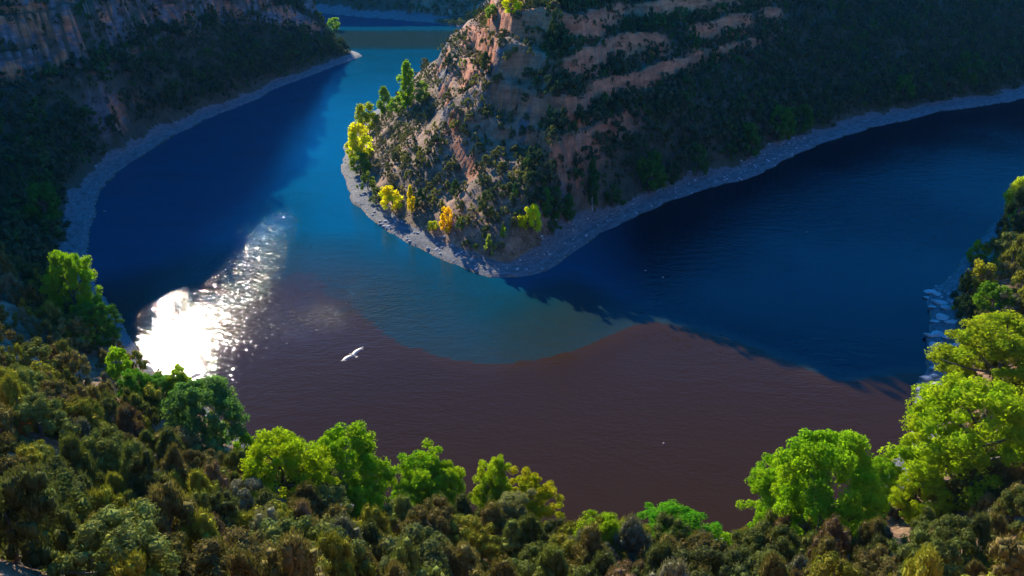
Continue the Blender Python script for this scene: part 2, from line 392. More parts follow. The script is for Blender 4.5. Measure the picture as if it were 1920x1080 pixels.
# ------------------------------------------------------------------ mesh helpers
def np_mesh(name, V, F, mats=(), attrs=None, smooth=False, mi=None):
    """V (n,3), F (m,3|4) arrays"""
    me = bpy.data.meshes.new(name); V = np.asarray(V, np.float32); F = np.asarray(F, np.int32)
    me.vertices.add(len(V)); me.vertices.foreach_set('co', V.ravel())
    k = F.shape[1]; me.loops.add(F.size); me.loops.foreach_set('vertex_index', F.ravel())
    me.polygons.add(len(F)); me.polygons.foreach_set('loop_start', np.arange(0, F.size, k, dtype=np.int32))
    if mi is not None: me.polygons.foreach_set('material_index', np.asarray(mi, np.int32))
    if smooth: me.polygons.foreach_set('use_smooth', np.ones(len(F), bool))
    me.update(calc_edges=True)
    for m in mats: me.materials.append(m)
    for an, av in (attrs or {}).items():
        a = me.attributes.new(an, 'FLOAT', 'POINT'); a.data.foreach_set('value', np.asarray(av, np.float32).ravel())
    return me
def link(name, me, parent=None, loc=None):
    o = bpy.data.objects.new(name, me); COL.objects.link(o)
    if parent is not None: o.parent = parent
    if loc is not None: o.location = loc
    return o
def tag(o, label=None, cat=None, group=None, kind=None):
    if label: o['label'] = label
    if cat: o['category'] = cat
    if group: o['group'] = group
    if kind: o['kind'] = kind
    return o

# ------------------------------------------------------------------ ground and river
def grid_faces(nx, ny):
    i = np.arange(ny - 1)[:, None] * nx + np.arange(nx - 1)[None]
    return np.stack([i, i + 1, i + nx + 1, i + nx], -1).reshape(-1, 4)
gx = np.gradient(GZ, axis=1) / np.gradient(GX, axis=1); gy = np.gradient(GZ, axis=0) / np.gradient(GY, axis=0)
SL2 = np.hypot(gx, gy)
for _ in range(2):
    SL2 = (SL2 + np.roll(SL2, 1, 0) + np.roll(SL2, -1, 0) + np.roll(SL2, 1, 1) + np.roll(SL2, -1, 1)) / 5
GC = np.clip(np.maximum(GCB * sstep(.8, 1.3, SL2), .8 * sstep(3.2, 4.0, SL2)) * (GD > 10) * (1 - np.clip(T1_ + T2_, 0, 1)) + FACE, 0, 1)
pjg = project(np.stack([GX, GY, GZ], -1).reshape(-1, 3)); pxg = pjg[:, 0].reshape(GX.shape)
onp = dist_line(GX.ravel(), GY.ravel(), S2).reshape(GX.shape) < dist_line(GX.ravel(), GY.ravel(), S1).reshape(GX.shape)
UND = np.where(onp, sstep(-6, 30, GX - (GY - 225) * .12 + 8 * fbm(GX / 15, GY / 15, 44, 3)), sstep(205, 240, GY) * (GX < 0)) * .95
g = link('ground', np_mesh('ground', np.stack([GX, GY, GZ], -1).reshape(-1, 3), grid_faces(len(AX), len(AY)), [M_GROUND],
         {'beach': GB, 'cliff': GC, 'undergrowth': UND * (1 - .8 * T2_), 'ochre': sstep(.05, .4, T2_) + .1 * T1_}, smooth=True)); tag(g, kind='structure')

# river: a fine sheet in view; silt = mud in the water, with the shadow edge painted in on the right, ruffle = how much the wind ripples it
WX = axis([(-3500, -400, 300), (-400, -200, 20), (-200, 240, 1.8), (240, 400, 20), (400, 3500, 300)])
WY = axis([(-500, 60, 80), (60, 300, 1.6), (300, 900, 6), (900, 1200, 30), (1200, 4000, 400)])
wx, wy = np.meshgrid(WX, WY)
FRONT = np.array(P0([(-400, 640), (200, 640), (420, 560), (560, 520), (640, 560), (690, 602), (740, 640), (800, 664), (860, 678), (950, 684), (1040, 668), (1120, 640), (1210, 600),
              (1280, 612), (1350, 632), (1420, 654), (1500, 688), (1580, 718), (1660, 704), (1760, 698)]) + [(400, 170)])  # this right stretch follows the hill's shadow edge, painting lit brown against shaded blue
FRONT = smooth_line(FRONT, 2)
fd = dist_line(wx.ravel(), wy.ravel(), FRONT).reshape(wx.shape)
muddy_lit = inside(wx.ravel(), wy.ravel(), np.concatenate([FRONT, [(400, -400), (-400, -400)]])).reshape(wx.shape)
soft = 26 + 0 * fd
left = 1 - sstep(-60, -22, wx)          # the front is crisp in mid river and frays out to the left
silt_shade = np.where(muddy_lit, .5 + .045 * (1 - left) + (.5 - .045 * (1 - left)) * sstep(0, 8 + 60 * left, fd), .5 - .045 * (1 - left) - (.5 - .045 * (1 - left)) * sstep(0, 75 - 58 * sstep(14, 40, wx), fd))
silt_shade = np.maximum(silt_shade, .40 * sstep(480, 700, wy) * (1 - sstep(820, 860, wy)) * sstep(690, 740, wy))
silt_shade = np.maximum(silt_shade, .15 * (1 - sstep(10, 60, wx - (wy - 200) * .12)))
pr = project(np.stack([wx, wy, wx * 0], -1).reshape(-1, 3))
ru = .55 + .35 * fbm(wx / 22, wy / 22, 5, 4)
def gust(px, py, rx, ry, a):
    c = at0(px, py); return a * np.exp(-((wx - c[0]) / rx) ** 2 - ((wy - c[1]) / ry) ** 2)
ru = ru * .5 + gust(430, 560, 20, 30, .32) + gust(500, 450, 14, 50, .9) + gust(640, 590, 16, 22, .75) + gust(740, 570, 24, 18, .6) + gust(1760, 420, 45, 45, .55) + gust(1500, 640, 40, 14, .35)
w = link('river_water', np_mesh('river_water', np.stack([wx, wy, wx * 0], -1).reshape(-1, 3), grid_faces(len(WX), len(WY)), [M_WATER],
         {'silt_shade': silt_shade, 'depth_or_shade': np.where(muddy_lit, 0, sstep(0, 7, fd)) * sstep(12, 42, wx - (wy - 165) * .05), 'ruffle': np.clip(ru, .15, 1.9)}, smooth=True)); tag(w, kind='structure')  # right arm beyond the front is darkened in colour for its shade

def haze():
    m, nt, out = mat('pale_air'); v = N(nt, 'ShaderNodeVolumePrincipled'); v.inputs['Density'].default_value = .000025
    v.inputs['Color'].default_value = (.20, .62, 1, 1); v.inputs['Anisotropy'].default_value = 0
    nt.links.new(v.outputs[0], out.inputs['Volume'])
    x0, x1, y0, y1, z0, z1 = -3900, 3900, -2700, 4800, -6, 150
    V = [(x, y, z) for z in (z0, z1) for y in (y0, y1) for x in (x0, x1)]
    F = [(0, 2, 3, 1), (4, 5, 7, 6), (0, 1, 5, 4), (2, 6, 7, 3), (0, 4, 6, 2), (1, 3, 7, 5)]
    tag(link('haze', np_mesh('haze', V, F, [m])), kind='stuff')
haze()
# ------------------------------------------------------------------ plants: leaf-built crowns over tapered trunks
def leaf_quads(r, P, Nrm, size, aspect=1.0, jit=.55, upright=False):
    """one small four-cornered leaf face at every point of P, turned roughly to Nrm"""
    n = len(P)
    Nn = Nrm + r.normal(0, jit, (n, 3)); Nn /= np.linalg.norm(Nn, axis=1)[:, None] + 1e-9
    A = np.cross(Nn, r.normal(0, 1, (n, 3))) if not upright else np.array([0, 0, 1.0]) + Nn * .5 + r.normal(0, .3, (n, 3)); A /= np.linalg.norm(A, axis=1)[:, None] + 1e-9
    B = np.cross(Nn, A); s = (size * r.uniform(.6, 1.3, n))[:, None]
    V = np.stack([P - A * s, P - B * s * .55 * aspect, P + A * s, P + B * s * .55 * aspect], 1).reshape(-1, 3)
    return V, np.arange(n * 4).reshape(-1, 4)

def crown_arrays(seed, kind, nc, nl, leaf):
    """unit-height plant; returns leaf vertices, faces and a per-clump shade value"""
    r = np.random.default_rng(seed); cen = []; rad = []; el = []
    for i in range(nc):
        lump_r = 1.75 if (kind == 'broad' and nc < 60) else 1.0
        u = r.uniform(0, 2 * np.pi); q = (i + .5) / nc
        if kind == 'broad':
            h = r.uniform(0, 1); prof_r = .40 * math.sin(math.pi * min(1, .14 + .80 * h)) ** .5
            lump = 1 + .30 * math.sin(3 * u + seed) * math.sin(4.1 * h + seed * 1.7)
            rr = prof_r * lump * r.uniform(.55, 1.0); cen.append((rr * math.cos(u), rr * math.sin(u), .10 + .83 * h)); rad.append(r.uniform(.045, .09) * lump_r); el.append(.9)
        elif kind == 'open':
            a = r.integers(0, 11); ua = a * 2.4 + seed; ha = .14 + .075 * a
            rr = r.uniform(.06, .36) * (1.1 - .45 * (a / 11)); cen.append((rr * math.cos(ua) + r.normal(0, .07), rr * math.sin(ua) + r.normal(0, .07), min(.94, ha + r.normal(.0, .06) + rr * .1)))
            rad.append(r.uniform(.045, .075)); el.append(.85)
        elif kind == 'poplar':
            h = q; rr = .15 * math.sin(math.pi * min(1, .18 + .80 * h)) ** .7 * r.uniform(.3, 1.05)
            cen.append((rr * math.cos(u), rr * math.sin(u), .08 + .88 * h)); rad.append(r.uniform(.04, .065)); el.append(1.6)
        elif kind == 'juniper':
            h = r.uniform(0, 1); rr = .38 * (1 - .86 * h ** 1.15) * r.uniform(.45, 1.08) * (1 + .28 * math.sin(2 * u + seed) + .15 * math.sin(5 * u + 7 * h))
            cen.append((rr * math.cos(u), rr * math.sin(u), .10 + .78 * h)); rad.append(r.uniform(.045, .085)); el.append(2.1)
        elif kind == 'rounded':
            h = r.uniform(0, 1); rr = .48 * math.sqrt(max(0, 1 - (1.05 * h - .1) ** 2)) * r.uniform(.55, 1.0) * (1 + .25 * math.sin(3 * u + seed))
            cen.append((rr * math.cos(u), rr * math.sin(u), .12 + .72 * h)); rad.append(r.uniform(.055, .105) * (1.25 if nc < 40 else 1)); el.append(1.35)
        elif kind == 'spire':
            h = q; rr = .26 * (1 - h) ** .8 * r.uniform(.6, 1.05) + .01
            cen.append((rr * math.cos(u), rr * math.sin(u), .08 + .88 * h)); rad.append(r.uniform(.05, .08)); el.append(1.3)
        else:                                             # 'twin': two leaders grown together
            k = r.integers(0, 2); h = r.uniform(0, 1); rr = .27 * (1 - .6 * h ** 1.4) * r.uniform(.5, 1.05)
            cx = (-.19, .17)[k]; top = (.78, .62)[k]
            cen.append((cx + rr * math.cos(u), rr * math.sin(u) + .08 * k, .10 + top * h)); rad.append(r.uniform(.06, .10)); el.append(1.6)
    cen = np.array(cen); rad = np.array(rad); el = np.array(el)
    idx = np.repeat(np.arange(nc), nl); n = len(idx)
    D = r.normal(0, 1, (n, 3)); D[:, 2] += .25; D /= np.linalg.norm(D, axis=1)[:, None]
    rr = rad[idx] * r.uniform(.55, 1.08, n) ** .6
    P = cen[idx] + D * rr[:, None] * np.stack([np.ones(n), np.ones(n), el[idx]], 1)
    P[:, 2] = np.maximum(P[:, 2], .02)
    V, F = leaf_quads(r, P, D, leaf, 1.0 if kind in ('broad', 'open', 'poplar') else .62, .5 if kind in ('broad', 'open', 'poplar') else .35, kind in ('juniper', 'twin', 'spire'))
    csh = r.uniform(-1, 1, nc); sh = np.repeat(csh[idx], 4)
    # the dense twigs and old leaf inside every clump
    k = .50 if kind in ('broad', 'open', 'poplar') else .6
    cube = np.array([(x, y, z) for x in (-1, 1) for y in (-1, 1) for z in (-1, 1)], float) / 1.5
    cf = np.array([(0, 1, 3, 2), (4, 6, 7, 5), (0, 4, 5, 1), (2, 3, 7, 6), (0, 2, 6, 4), (1, 5, 7, 3)])
    cv = (cen[:, None, :] + cube[None] * (rad * k)[:, None, None] * np.stack([np.ones(nc), np.ones(nc), el], 1)[:, None, :] * r.uniform(.8, 1.2, (nc, 8, 1))).reshape(-1, 3)
    cv[:, 2] = np.maximum(cv[:, 2], .03)
    F = np.concatenate([F, (cf[None] + np.arange(nc)[:, None, None] * 8).reshape(-1, 4) + len(V)]); V = np.concatenate([V, cv]); sh = np.concatenate([sh, np.repeat(csh, 8)])
    return V, F, sh, cen

def tube_arrays(pts, radii, sides=6):
    pts = np.asarray(pts, float); V = []; F = []
    for i, p in enumerate(pts):
        d = pts[min(i + 1, len(pts) - 1)] - pts[max(i - 1, 0)]; d /= np.linalg.norm(d) + 1e-9
        a = np.cross(d, (1, .2, .1)); a /= np.linalg.norm(a) + 1e-9; b = np.cross(d, a)
        for k in range(sides):
            t = 2 * math.pi * k / sides; V.append(p + radii[i] * (a * math.cos(t) + b * math.sin(t)))
    for i in range(len(pts) - 1):
        for k in range(sides):
            F.append((i * sides + k, i * sides + (k + 1) % sides, (i + 1) * sides + (k + 1) % sides, (i + 1) * sides + k))
    return np.array(V), np.array(F)

def join_arrays(parts):
    Vs, Fs, off = [], [], 0
    for V, F in parts:
        Vs.append(V); Fs.append(F + off); off += len(V)
    return np.concatenate(Vs), np.concatenate(Fs)

def trunk_arrays(seed, kind, cen):
    r = np.random.default_rng(seed + 500); base = {'broad': .028, 'open': .026, 'poplar': .02, 'spire': .022}.get(kind, .035)
    top = {'poplar': .85, 'spire': .85, 'juniper': .7, 'rounded': .55, 'twin': .5}.get(kind, .72)
    n = 7; z = np.linspace(-.06, top, n); bend = np.cumsum(r.normal(0, .012, (n, 2)), 0); bend -= bend[1]
    P = np.column_stack([bend, z]); rad = base * (1 - .8 * np.linspace(0, 1, n)) ; rad[0] *= 1.5
    parts = [tube_arrays(P, rad)]
    nb = min(len(cen), 14 if kind in ('broad', 'open') else 5)
    for c in cen[r.choice(len(cen), nb, replace=False)]:
        h0 = max(.08, min(top * .9, c[2] - .25 * r.uniform(.5, 1.3) - .05)); s = np.array([np.interp(h0, z, P[:, 0]), np.interp(h0, z, P[:, 1]), h0])
        mid = (s + c) / 2 + np.array([0, 0, -.03]); parts.append(tube_arrays([s, mid, c], [base * .5, base * .32, base * .1], 5))
    return join_arrays(parts)

BANK = {}
def plant_bank(key, kind, nc, nl, leaf, variants, bark, crown_name='crown'):
    out = []
    for v in range(variants):
        sd_ = hash((len(BANK), v)) % 9999 + v
        V, F, sh, cen = crown_arrays(1000 + len(BANK) * 50 + v, kind, nc, nl, leaf)
        tv, tf = trunk_arrays(v, kind, cen)
        out.append((np_mesh(crown_name, V, F, [M_LEAF], {'shade': sh}), np_mesh('trunk', tv, tf, [bark], smooth=True), (V, F, sh, tv, tf)))
    BANK[key] = out
plant_bank('broad', 'broad', 210, 140, .0120, 5, M_BARK)
plant_bank('open', 'open', 190, 130, .0120, 3, M_PALEBARK)
plant_bank('poplar', 'poplar', 60, 50, .021, 3, M_PALEBARK)
plant_bank('juniper', 'juniper', 70, 110, .022, 6, M_BARK)
plant_bank('rounded', 'rounded', 80, 110, .022, 4, M_BARK)
plant_bank('twin', 'twin', 74, 110, .021, 3, M_BARK)
plant_bank('spire', 'spire', 46, 100, .023, 3, M_BARK)
plant_bank('small_round', 'rounded', 24, 44, .050, 5, M_BARK)
plant_bank('small_tall', 'juniper', 22, 44, .044, 4, M_BARK)
plant_bank('small_broad', 'broad', 40, 60, .034, 4, M_BARK)
plant_bank('red', 'rounded', 22, 45, .03, 1, M_BARK)

TRANSL = {'juniper': .15, 'rounded': .15, 'twin': .15, 'spire': .15}
def grow(name, bank, var, loc, h, wscale, col, rot):
    """a plant as a thing: an Empty at its foot carrying crown and trunk"""
    cm, tm, _ = BANK[bank][var % len(BANK[bank])]
    e = bpy.data.objects.new(name, None); COL.objects.link(e); e.empty_display_size = .3
    e.location = loc; e.scale = (h * wscale, h * wscale, h); e.rotation_euler = (0, 0, rot)
    c = link('crown', cm, e); c.color = (*col, TRANSL.get(bank, .5) if sum(col[:2]) > .3 else .22) if sum(col[:2]) < .95 else (min(.85, col[0] * 1.12), min(.8, col[1] * 1.16), col[2], .62); link('trunk', tm, e)
    return e

LAB = {}        # every label in use, to keep them apart
def free_label(opts):
    for o in opts:
        if o not in LAB: LAB[o] = 1; return o
    return None

# base x, base y, top y (frame pixels of the photograph, read against the ground there), width px, bank, variant, colour, name, category, label, [bare height m]
YG, BG, DG, OL = (.30, .36, .014), (.13, .29, .014), (.06, .15, .016), (.15, .17, .03)
YE, GO = (.62, .50, .015), (.66, .40, .012)
SHOW = [
 (148, 612, 465, 80, 'broad', 0, (0.213, 0.355, 0.012), 'poplar_tree', 'tree', 'tall upright bright green poplar on the left bank beside the glittering water'),
 (186, 650, 566, 72, 'broad', 1, (0.070, 0.170, 0.018), 'leafy_tree', 'tree', 'dark round green tree right below the tall poplar on the left bank'),
 (226, 712, 650, 52, 'small_broad', 0, (0.219, 0.365, 0.012), 'leafy_tree', 'tree', 'small bright green tree on the left bank by the dark stony shore'),
 (262, 765, 690, 52, 'broad', 2, (0.112, 0.250, 0.020), 'leafy_tree', 'tree', 'mid green tree behind the black pointed juniper on the left bank'),
 (305, 775, 702, 60, 'broad', 3, (0.102, 0.230, 0.030), 'leafy_tree', 'tree', 'cool green low tree between the pointed juniper and the blue-green willow'),
 (345, 782, 692, 56, 'open', 0, (0.245, 0.323, 0.015), 'leafy_tree', 'tree', 'slim yellow-green tree just left of the blue-green willow'),
 (394, 858, 712, 120, 'broad', 4, (0.120, 0.220, 0.060), 'willow_tree', 'tree', 'large blue-green willow with a mottled crown above the brown water'),
 (466, 880, 812, 50, 'small_broad', 1, (0.181, 0.301, 0.015), 'leafy_tree', 'tree', 'small bright green tree at the right foot of the blue-green willow'),
 (540, 965, 815, 142, 'broad', 1, (.31, .39, .010), 'leafy_tree', 'tree', 'big domed yellow-green tree at the lower left shore'),
 (650, 965, 803, 132, 'broad', 2, (0.215, 0.344, 0.010), 'leafy_tree', 'tree', 'big lime green tree leaning against the domed yellow-green one'),
 (690, 992, 915, 55, 'small_broad', 2, (0.245, 0.388, 0.012), 'leafy_tree', 'tree', 'low bright bush at the right foot of the big lime green tree'),
 (792, 985, 858, 130, 'open', 1, (0.219, 0.365, 0.012), 'leafy_tree', 'tree', 'wide bright green tree with ragged edge in the middle of the lower shore'),
 (872, 972, 866, 76, 'broad', 3, (0.265, 0.365, 0.012), 'leafy_tree', 'tree', 'upright light green tree right of the wide ragged one'),
 (936, 985, 862, 84, 'open', 2, (0.286, 0.365, 0.012), 'leafy_tree', 'tree', 'yellow-green tree with a slanting top before the grey-leaved willow'),
 (955, 1030, 925, 92, 'open', 0, (0.210, 0.202, 0.090), 'willow_tree', 'tree', 'thin grey-leaved willow showing its pale branches'),
 (1030, 1010, 897, 105, 'open', 1, (0.360, 0.346, 0.010), 'leafy_tree', 'tree', 'yellow-green tree of two humps right of the grey-leaved willow'),
 (1126, 1066, 967, 90, 'broad', 0, (0.245, 0.344, 0.012), 'leafy_tree', 'tree', 'neat round light green tree standing alone near the bottom edge'),
 (1265, 1050, 960, 128, 'broad', 3, (0.114, 0.323, 0.015), 'leafy_tree', 'tree', 'deep saturated green tree reaching over brown water near the bottom edge'),
 (1372, 1050, 1002, 62, 'small_broad', 3, (0.233, 0.388, 0.012), 'leafy_bush', 'bush', 'bright green bush on the pale stones by the bottom edge'),
 (1440, 985, 862, 120, 'open', 2, (0.233, 0.388, 0.012), 'leafy_tree', 'tree', 'bright green left half of the paired spreading trees at lower right'),
 (1530, 1028, 812, 170, 'broad', 4, (0.233, 0.388, 0.012), 'leafy_tree', 'tree', 'tallest spreading bright green tree with a dark trunk at lower right'),
 (1640, 960, 855, 62, 'broad', 2, (0.245, 0.409, 0.014), 'leafy_tree', 'tree', 'slim upright green tree between the two large right-hand trees'),
 (1722, 975, 885, 86, 'broad', 1, (0.326, 0.409, 0.012), 'leafy_tree', 'tree', 'small yellow-green tree at the left foot of the huge domed tree'),
 (1802, 935, 712, 228, 'broad', 0, (.29, .39, .012), 'leafy_tree', 'tree', 'huge domed yellow-green tree at the right frame edge'),
 (1862, 745, 597, 190, 'broad', 3, (.31, .37, .014), 'leafy_tree', 'tree', 'broad yellow-green tree behind the huge domed one on the right'),
 (1796, 730, 664, 44, 'small_broad', 0, (0.380, 0.365, 0.016), 'leafy_bush', 'bush', 'yellow-green bush leaning over the pale rocks on the right shore'),
 (1826, 668, 592, 44, 'small_broad', 1, (0.340, 0.326, 0.050), 'leafy_bush', 'bush', 'pale sparse bush between the blue ledges and the broad yellow tree'),
 (1900, 418, 333, 52, 'small_broad', 2, (0.358, 0.448, 0.014), 'leafy_tree', 'tree', 'yellow-topped tree highest at the right frame edge'),
 (1893, 462, 350, 62, 'spire', 0, (0.035, 0.060, 0.018), 'pine_tree', 'tree', 'dark pine under the yellow-topped tree at the right frame edge'),
 (1872, 478, 420, 40, 'small_tall', 1, (0.050, 0.085, 0.020), 'pine_tree', 'tree', 'small dark pine beside the water at the right, left of the tall pine'),
 (1893, 520, 440, 62, 'small_tall', 0, (0.170, 0.170, 0.030), 'juniper_tree', 'tree', 'pointed olive juniper under the tall dark pine on the right bank'),
 (1830, 496, 452, 36, 'small_broad', 3, (0.340, 0.326, 0.016), 'leafy_bush', 'bush', 'small bright bush on the right bank nearest the blue water'),
 (1828, 560, 487, 60, 'small_broad', 0, (0.300, 0.288, 0.022), 'leafy_tree', 'tree', 'round yellow-olive tree on the dark point of the right bank'),
 (1852, 605, 533, 66, 'small_broad', 1, (0.130, 0.230, 0.014), 'leafy_tree', 'tree', 'mid green tree just below the round yellow-olive tree'),
 (1800, 575, 505, 52, 'small_round', 2, (0.040, 0.065, 0.020), 'juniper_tree', 'tree', 'black-green juniper above the blue ledges on the right bank'),
 (1810, 608, 550, 56, 'small_round', 1, (0.035, 0.060, 0.020), 'juniper_tree', 'tree', 'low black-green juniper overhanging the blue ledges'),
 (1912, 560, 505, 44, 'small_broad', 2, (0.240, 0.230, 0.030), 'leafy_bush', 'bush', 'olive bush above the bare red soil at the right frame edge'),
 (350, 992, 936, 44, 'small_broad', 2, (0.265, 0.388, 0.014), 'leafy_bush', 'bush', 'bright green bush deep among the junipers right of the orange bush'),
 (432, 1085, 1040, 52, 'small_broad', 3, (0.306, 0.409, 0.012), 'leafy_bush', 'bush', 'lime bush at the bottom edge right of the orange bush'),
 (255, 1052, 980, 56, 'red', 0, (.72, .15, .014), 'smoke_bush', 'bush', 'orange autumn bush glowing among the dark junipers'),
 (276, 1078, 1030, 40, 'red', 0, (0.400, 0.220, 0.014), 'smoke_bush', 'bush', 'amber bush at the foot of the orange autumn bush'),
 (48, 814, 780, 38, 'red', 0, (.60, .10, .02), 'smoke_bush', 'bush', 'small red bush high among the junipers near the left edge'),
 (30, 946, 912, 42, 'red', 0, (.58, .15, .04), 'smoke_bush', 'bush', 'rust red bush by the left edge below the small red one'),
 (205, 985, 945, 26, 'small_broad', 1, (0.340, 0.300, 0.012), 'leafy_bush', 'bush', 'tiny yellow bush left of the orange bush'),
 # the promontory
 (765, 204, 114, 34, 'poplar', 0, (.27, .40, .014), 'poplar_tree', 'tree', 'tallest column-shaped green poplar on the promontory'),
 (722, 216, 162, 26, 'poplar', 1, (.26, .38, .016), 'poplar_tree', 'tree', 'shorter pointed poplar left of the tallest one on the promontory'),
 (792, 196, 150, 30, 'small_broad', 0, (.22, .32, .05), 'leafy_tree', 'tree', 'pale green tree behind the tallest promontory poplar'),
 (746, 214, 178, 28, 'small_broad', 3, (.22, .34, .04), 'leafy_tree', 'tree', 'pale bushy tree between the two promontory poplars'),
 (688, 252, 194, 42, 'small_broad', 1, (.42, .44, .012), 'poplar_tree', 'tree', 'upper yellow-green poplar on the left shoulder of the promontory'),
 (678, 303, 226, 50, 'small_broad', 2, (.56, .52, .012), 'poplar_tree', 'tree', 'bright yellow leafy poplar on the left shoulder of the promontory'),
 (662, 300, 258, 26, 'small_broad', 0, (.50, .48, .012), 'poplar_tree', 'tree', 'small yellow tree at the water on the left of the bright yellow poplar'),
 (676, 326, 286, 40, 'small_broad', 3, (.20, .27, .03), 'leafy_tree', 'tree', 'olive tree below the bright yellow poplar by the water'),
 (690, 356, 318, 32, 'small_round', 0, (.17, .22, .04), 'leafy_bush', 'bush', 'grey-olive bush just below the olive tree on the left shore of the promontory'),
 (706, 384, 345, 36, 'small_round', 1, (.15, .17, .08), 'leafy_bush', 'bush', 'grey sage bush left of the two-lobed yellow tree'),
 (736, 396, 347, 42, 'small_broad', 2, (.66, .56, .012), 'poplar_tree', 'tree', 'two-lobed bright yellow tree on the lower promontory'),
 (771, 401, 346, 14, 'poplar', 2, (.66, .50, .012), 'poplar_tree', 'tree', 'thin column-like yellow poplar on the lower promontory'),
 (837, 438, 388, 28, 'small_broad', 0, (.72, .46, .010), 'poplar_tree', 'tree', 'golden orange tree on the lower promontory'),
 (812, 434, 414, 20, 'small_broad', 1, (.55, .52, .012), 'leafy_bush', 'bush', 'little yellow bush at the left foot of the golden orange tree'),
 (863, 430, 407, 20, 'spire', 1, (.14, .27, .02), 'cypress_tree', 'tree', 'small green cone-shaped tree right of the golden orange tree'),
 (913, 404, 354, 44, 'small_round', 2, (.13, .15, .04), 'oak_tree', 'tree', 'large dark olive round oak on the lower promontory slope'),
 (926, 362, 348, 18, 'small_round', 3, (.15, .17, .05), 'oak_tree', 'tree', 'small olive oak touching the top right of the large round oak'),
 (789, 388, 353, 24, 'spire', 2, (.06, .12, .03), 'cypress_tree', 'tree', 'dark cone-shaped tree right of the thin yellow poplar'),
 (855, 366, 336, 26, 'spire', 0, (.08, .14, .03), 'cypress_tree', 'tree', 'dark cone-shaped tree in the middle of the promontory slope'),
 (916, 476, 438, 30, 'small_tall', 0, (.30, .36, .06), 'willow_tree', 'tree', 'pale green pointed willow on the gravel at the promontory tip'),
 (936, 470, 450, 22, 'small_round', 1, (.24, .25, .10), 'leafy_bush', 'bush', 'greyish bush right of the pale pointed willow'),
 (894, 470, 456, 18, 'small_round', 2, (.36, .38, .03), 'leafy_bush', 'bush', 'small yellow-green bush left of the pale pointed willow'),
 (876, 462, 448, 20, 'small_round', 3, (.16, .20, .04), 'leafy_bush', 'bush', 'low olive bush furthest left by the pale pointed willow'),
 (944, 452, 417, 18, 'small_tall', 1, (.30, .42, .016), 'poplar_tree', 'tree', 'slim lime poplar between the pale willow and the yellow tree'),
 (996, 438, 380, 38, 'small_broad', 2, (.62, .60, .010), 'poplar_tree', 'tree', 'bright yellow tree farthest right, lit against the dark slope'),
 (970, 408, 391, 20, 'small_round', 0, (.20, .22, .05), 'leafy_bush', 'bush', 'small olive bush at the left shoulder of the right-hand yellow tree'),
 (912, 446, 420, 22, 'small_round', 3, (.10, .12, .03), 'leafy_bush', 'bush', 'dark bush under the large round oak'),
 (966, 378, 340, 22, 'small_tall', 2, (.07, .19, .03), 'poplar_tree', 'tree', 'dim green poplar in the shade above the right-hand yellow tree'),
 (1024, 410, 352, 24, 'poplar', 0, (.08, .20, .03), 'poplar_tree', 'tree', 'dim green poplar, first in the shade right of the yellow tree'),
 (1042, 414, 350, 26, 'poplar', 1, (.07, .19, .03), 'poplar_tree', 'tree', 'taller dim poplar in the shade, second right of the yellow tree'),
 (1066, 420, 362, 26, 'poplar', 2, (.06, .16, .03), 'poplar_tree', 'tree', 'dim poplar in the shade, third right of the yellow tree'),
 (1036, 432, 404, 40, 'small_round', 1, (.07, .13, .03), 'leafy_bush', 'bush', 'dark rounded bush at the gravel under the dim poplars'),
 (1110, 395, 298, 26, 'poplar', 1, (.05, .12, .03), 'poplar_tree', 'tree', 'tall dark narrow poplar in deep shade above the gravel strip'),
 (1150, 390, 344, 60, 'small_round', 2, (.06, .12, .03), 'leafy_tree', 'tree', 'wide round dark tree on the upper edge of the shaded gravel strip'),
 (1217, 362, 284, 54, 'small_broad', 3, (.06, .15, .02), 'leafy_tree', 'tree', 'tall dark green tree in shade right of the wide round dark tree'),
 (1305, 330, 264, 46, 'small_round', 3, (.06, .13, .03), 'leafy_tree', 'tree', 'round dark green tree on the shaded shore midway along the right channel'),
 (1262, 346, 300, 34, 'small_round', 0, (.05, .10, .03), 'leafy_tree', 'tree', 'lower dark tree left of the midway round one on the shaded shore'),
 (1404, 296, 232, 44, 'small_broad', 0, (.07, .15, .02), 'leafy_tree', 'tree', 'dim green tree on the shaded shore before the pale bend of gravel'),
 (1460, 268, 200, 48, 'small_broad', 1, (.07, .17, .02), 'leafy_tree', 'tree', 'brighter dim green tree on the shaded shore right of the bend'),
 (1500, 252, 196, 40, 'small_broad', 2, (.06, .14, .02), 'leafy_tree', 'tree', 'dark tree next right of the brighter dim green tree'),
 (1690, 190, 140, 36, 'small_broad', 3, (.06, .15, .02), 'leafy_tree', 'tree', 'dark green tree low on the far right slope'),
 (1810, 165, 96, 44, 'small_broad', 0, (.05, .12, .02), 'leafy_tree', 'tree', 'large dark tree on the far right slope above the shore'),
 (924, 46, 8, 32, 'small_broad', 1, (.24, .33, .05), 'leafy_tree', 'tree', 'pale green round tree standing on the promontory edge against the far water'),
 (958, 30, -12, 34, 'small_broad', 2, (.60, .54, .010), 'poplar_tree', 'tree', 'yellow tree cut by the top edge of the picture'),
 (912, 140, 96, 28, 'spire', 1, (.09, .12, .04), 'juniper_tree', 'tree', 'tall dark juniper on the upper promontory slope'),
 (848, 122, 97, 26, 'small_round', 2, (.06, .12, .05), 'juniper_tree', 'tree', 'round dark juniper on the promontory skyline over the blue channel'),
 (868, 130, 106, 18, 'small_round', 1, (.20, .27, .03), 'leafy_bush', 'bush', 'small olive bush right of the round skyline juniper'),
 (627, 56, 32, 22, 'small_broad', 3, (.26, .40, .02), 'leafy_tree', 'tree', 'small lit green tree on the spur at the top of the left channel'),
 (652, 76, 58, 24, 'small_round', 0, (.34, .38, .02), 'leafy_bush', 'bush', 'yellow-green bush on the lit crest of the spur'),
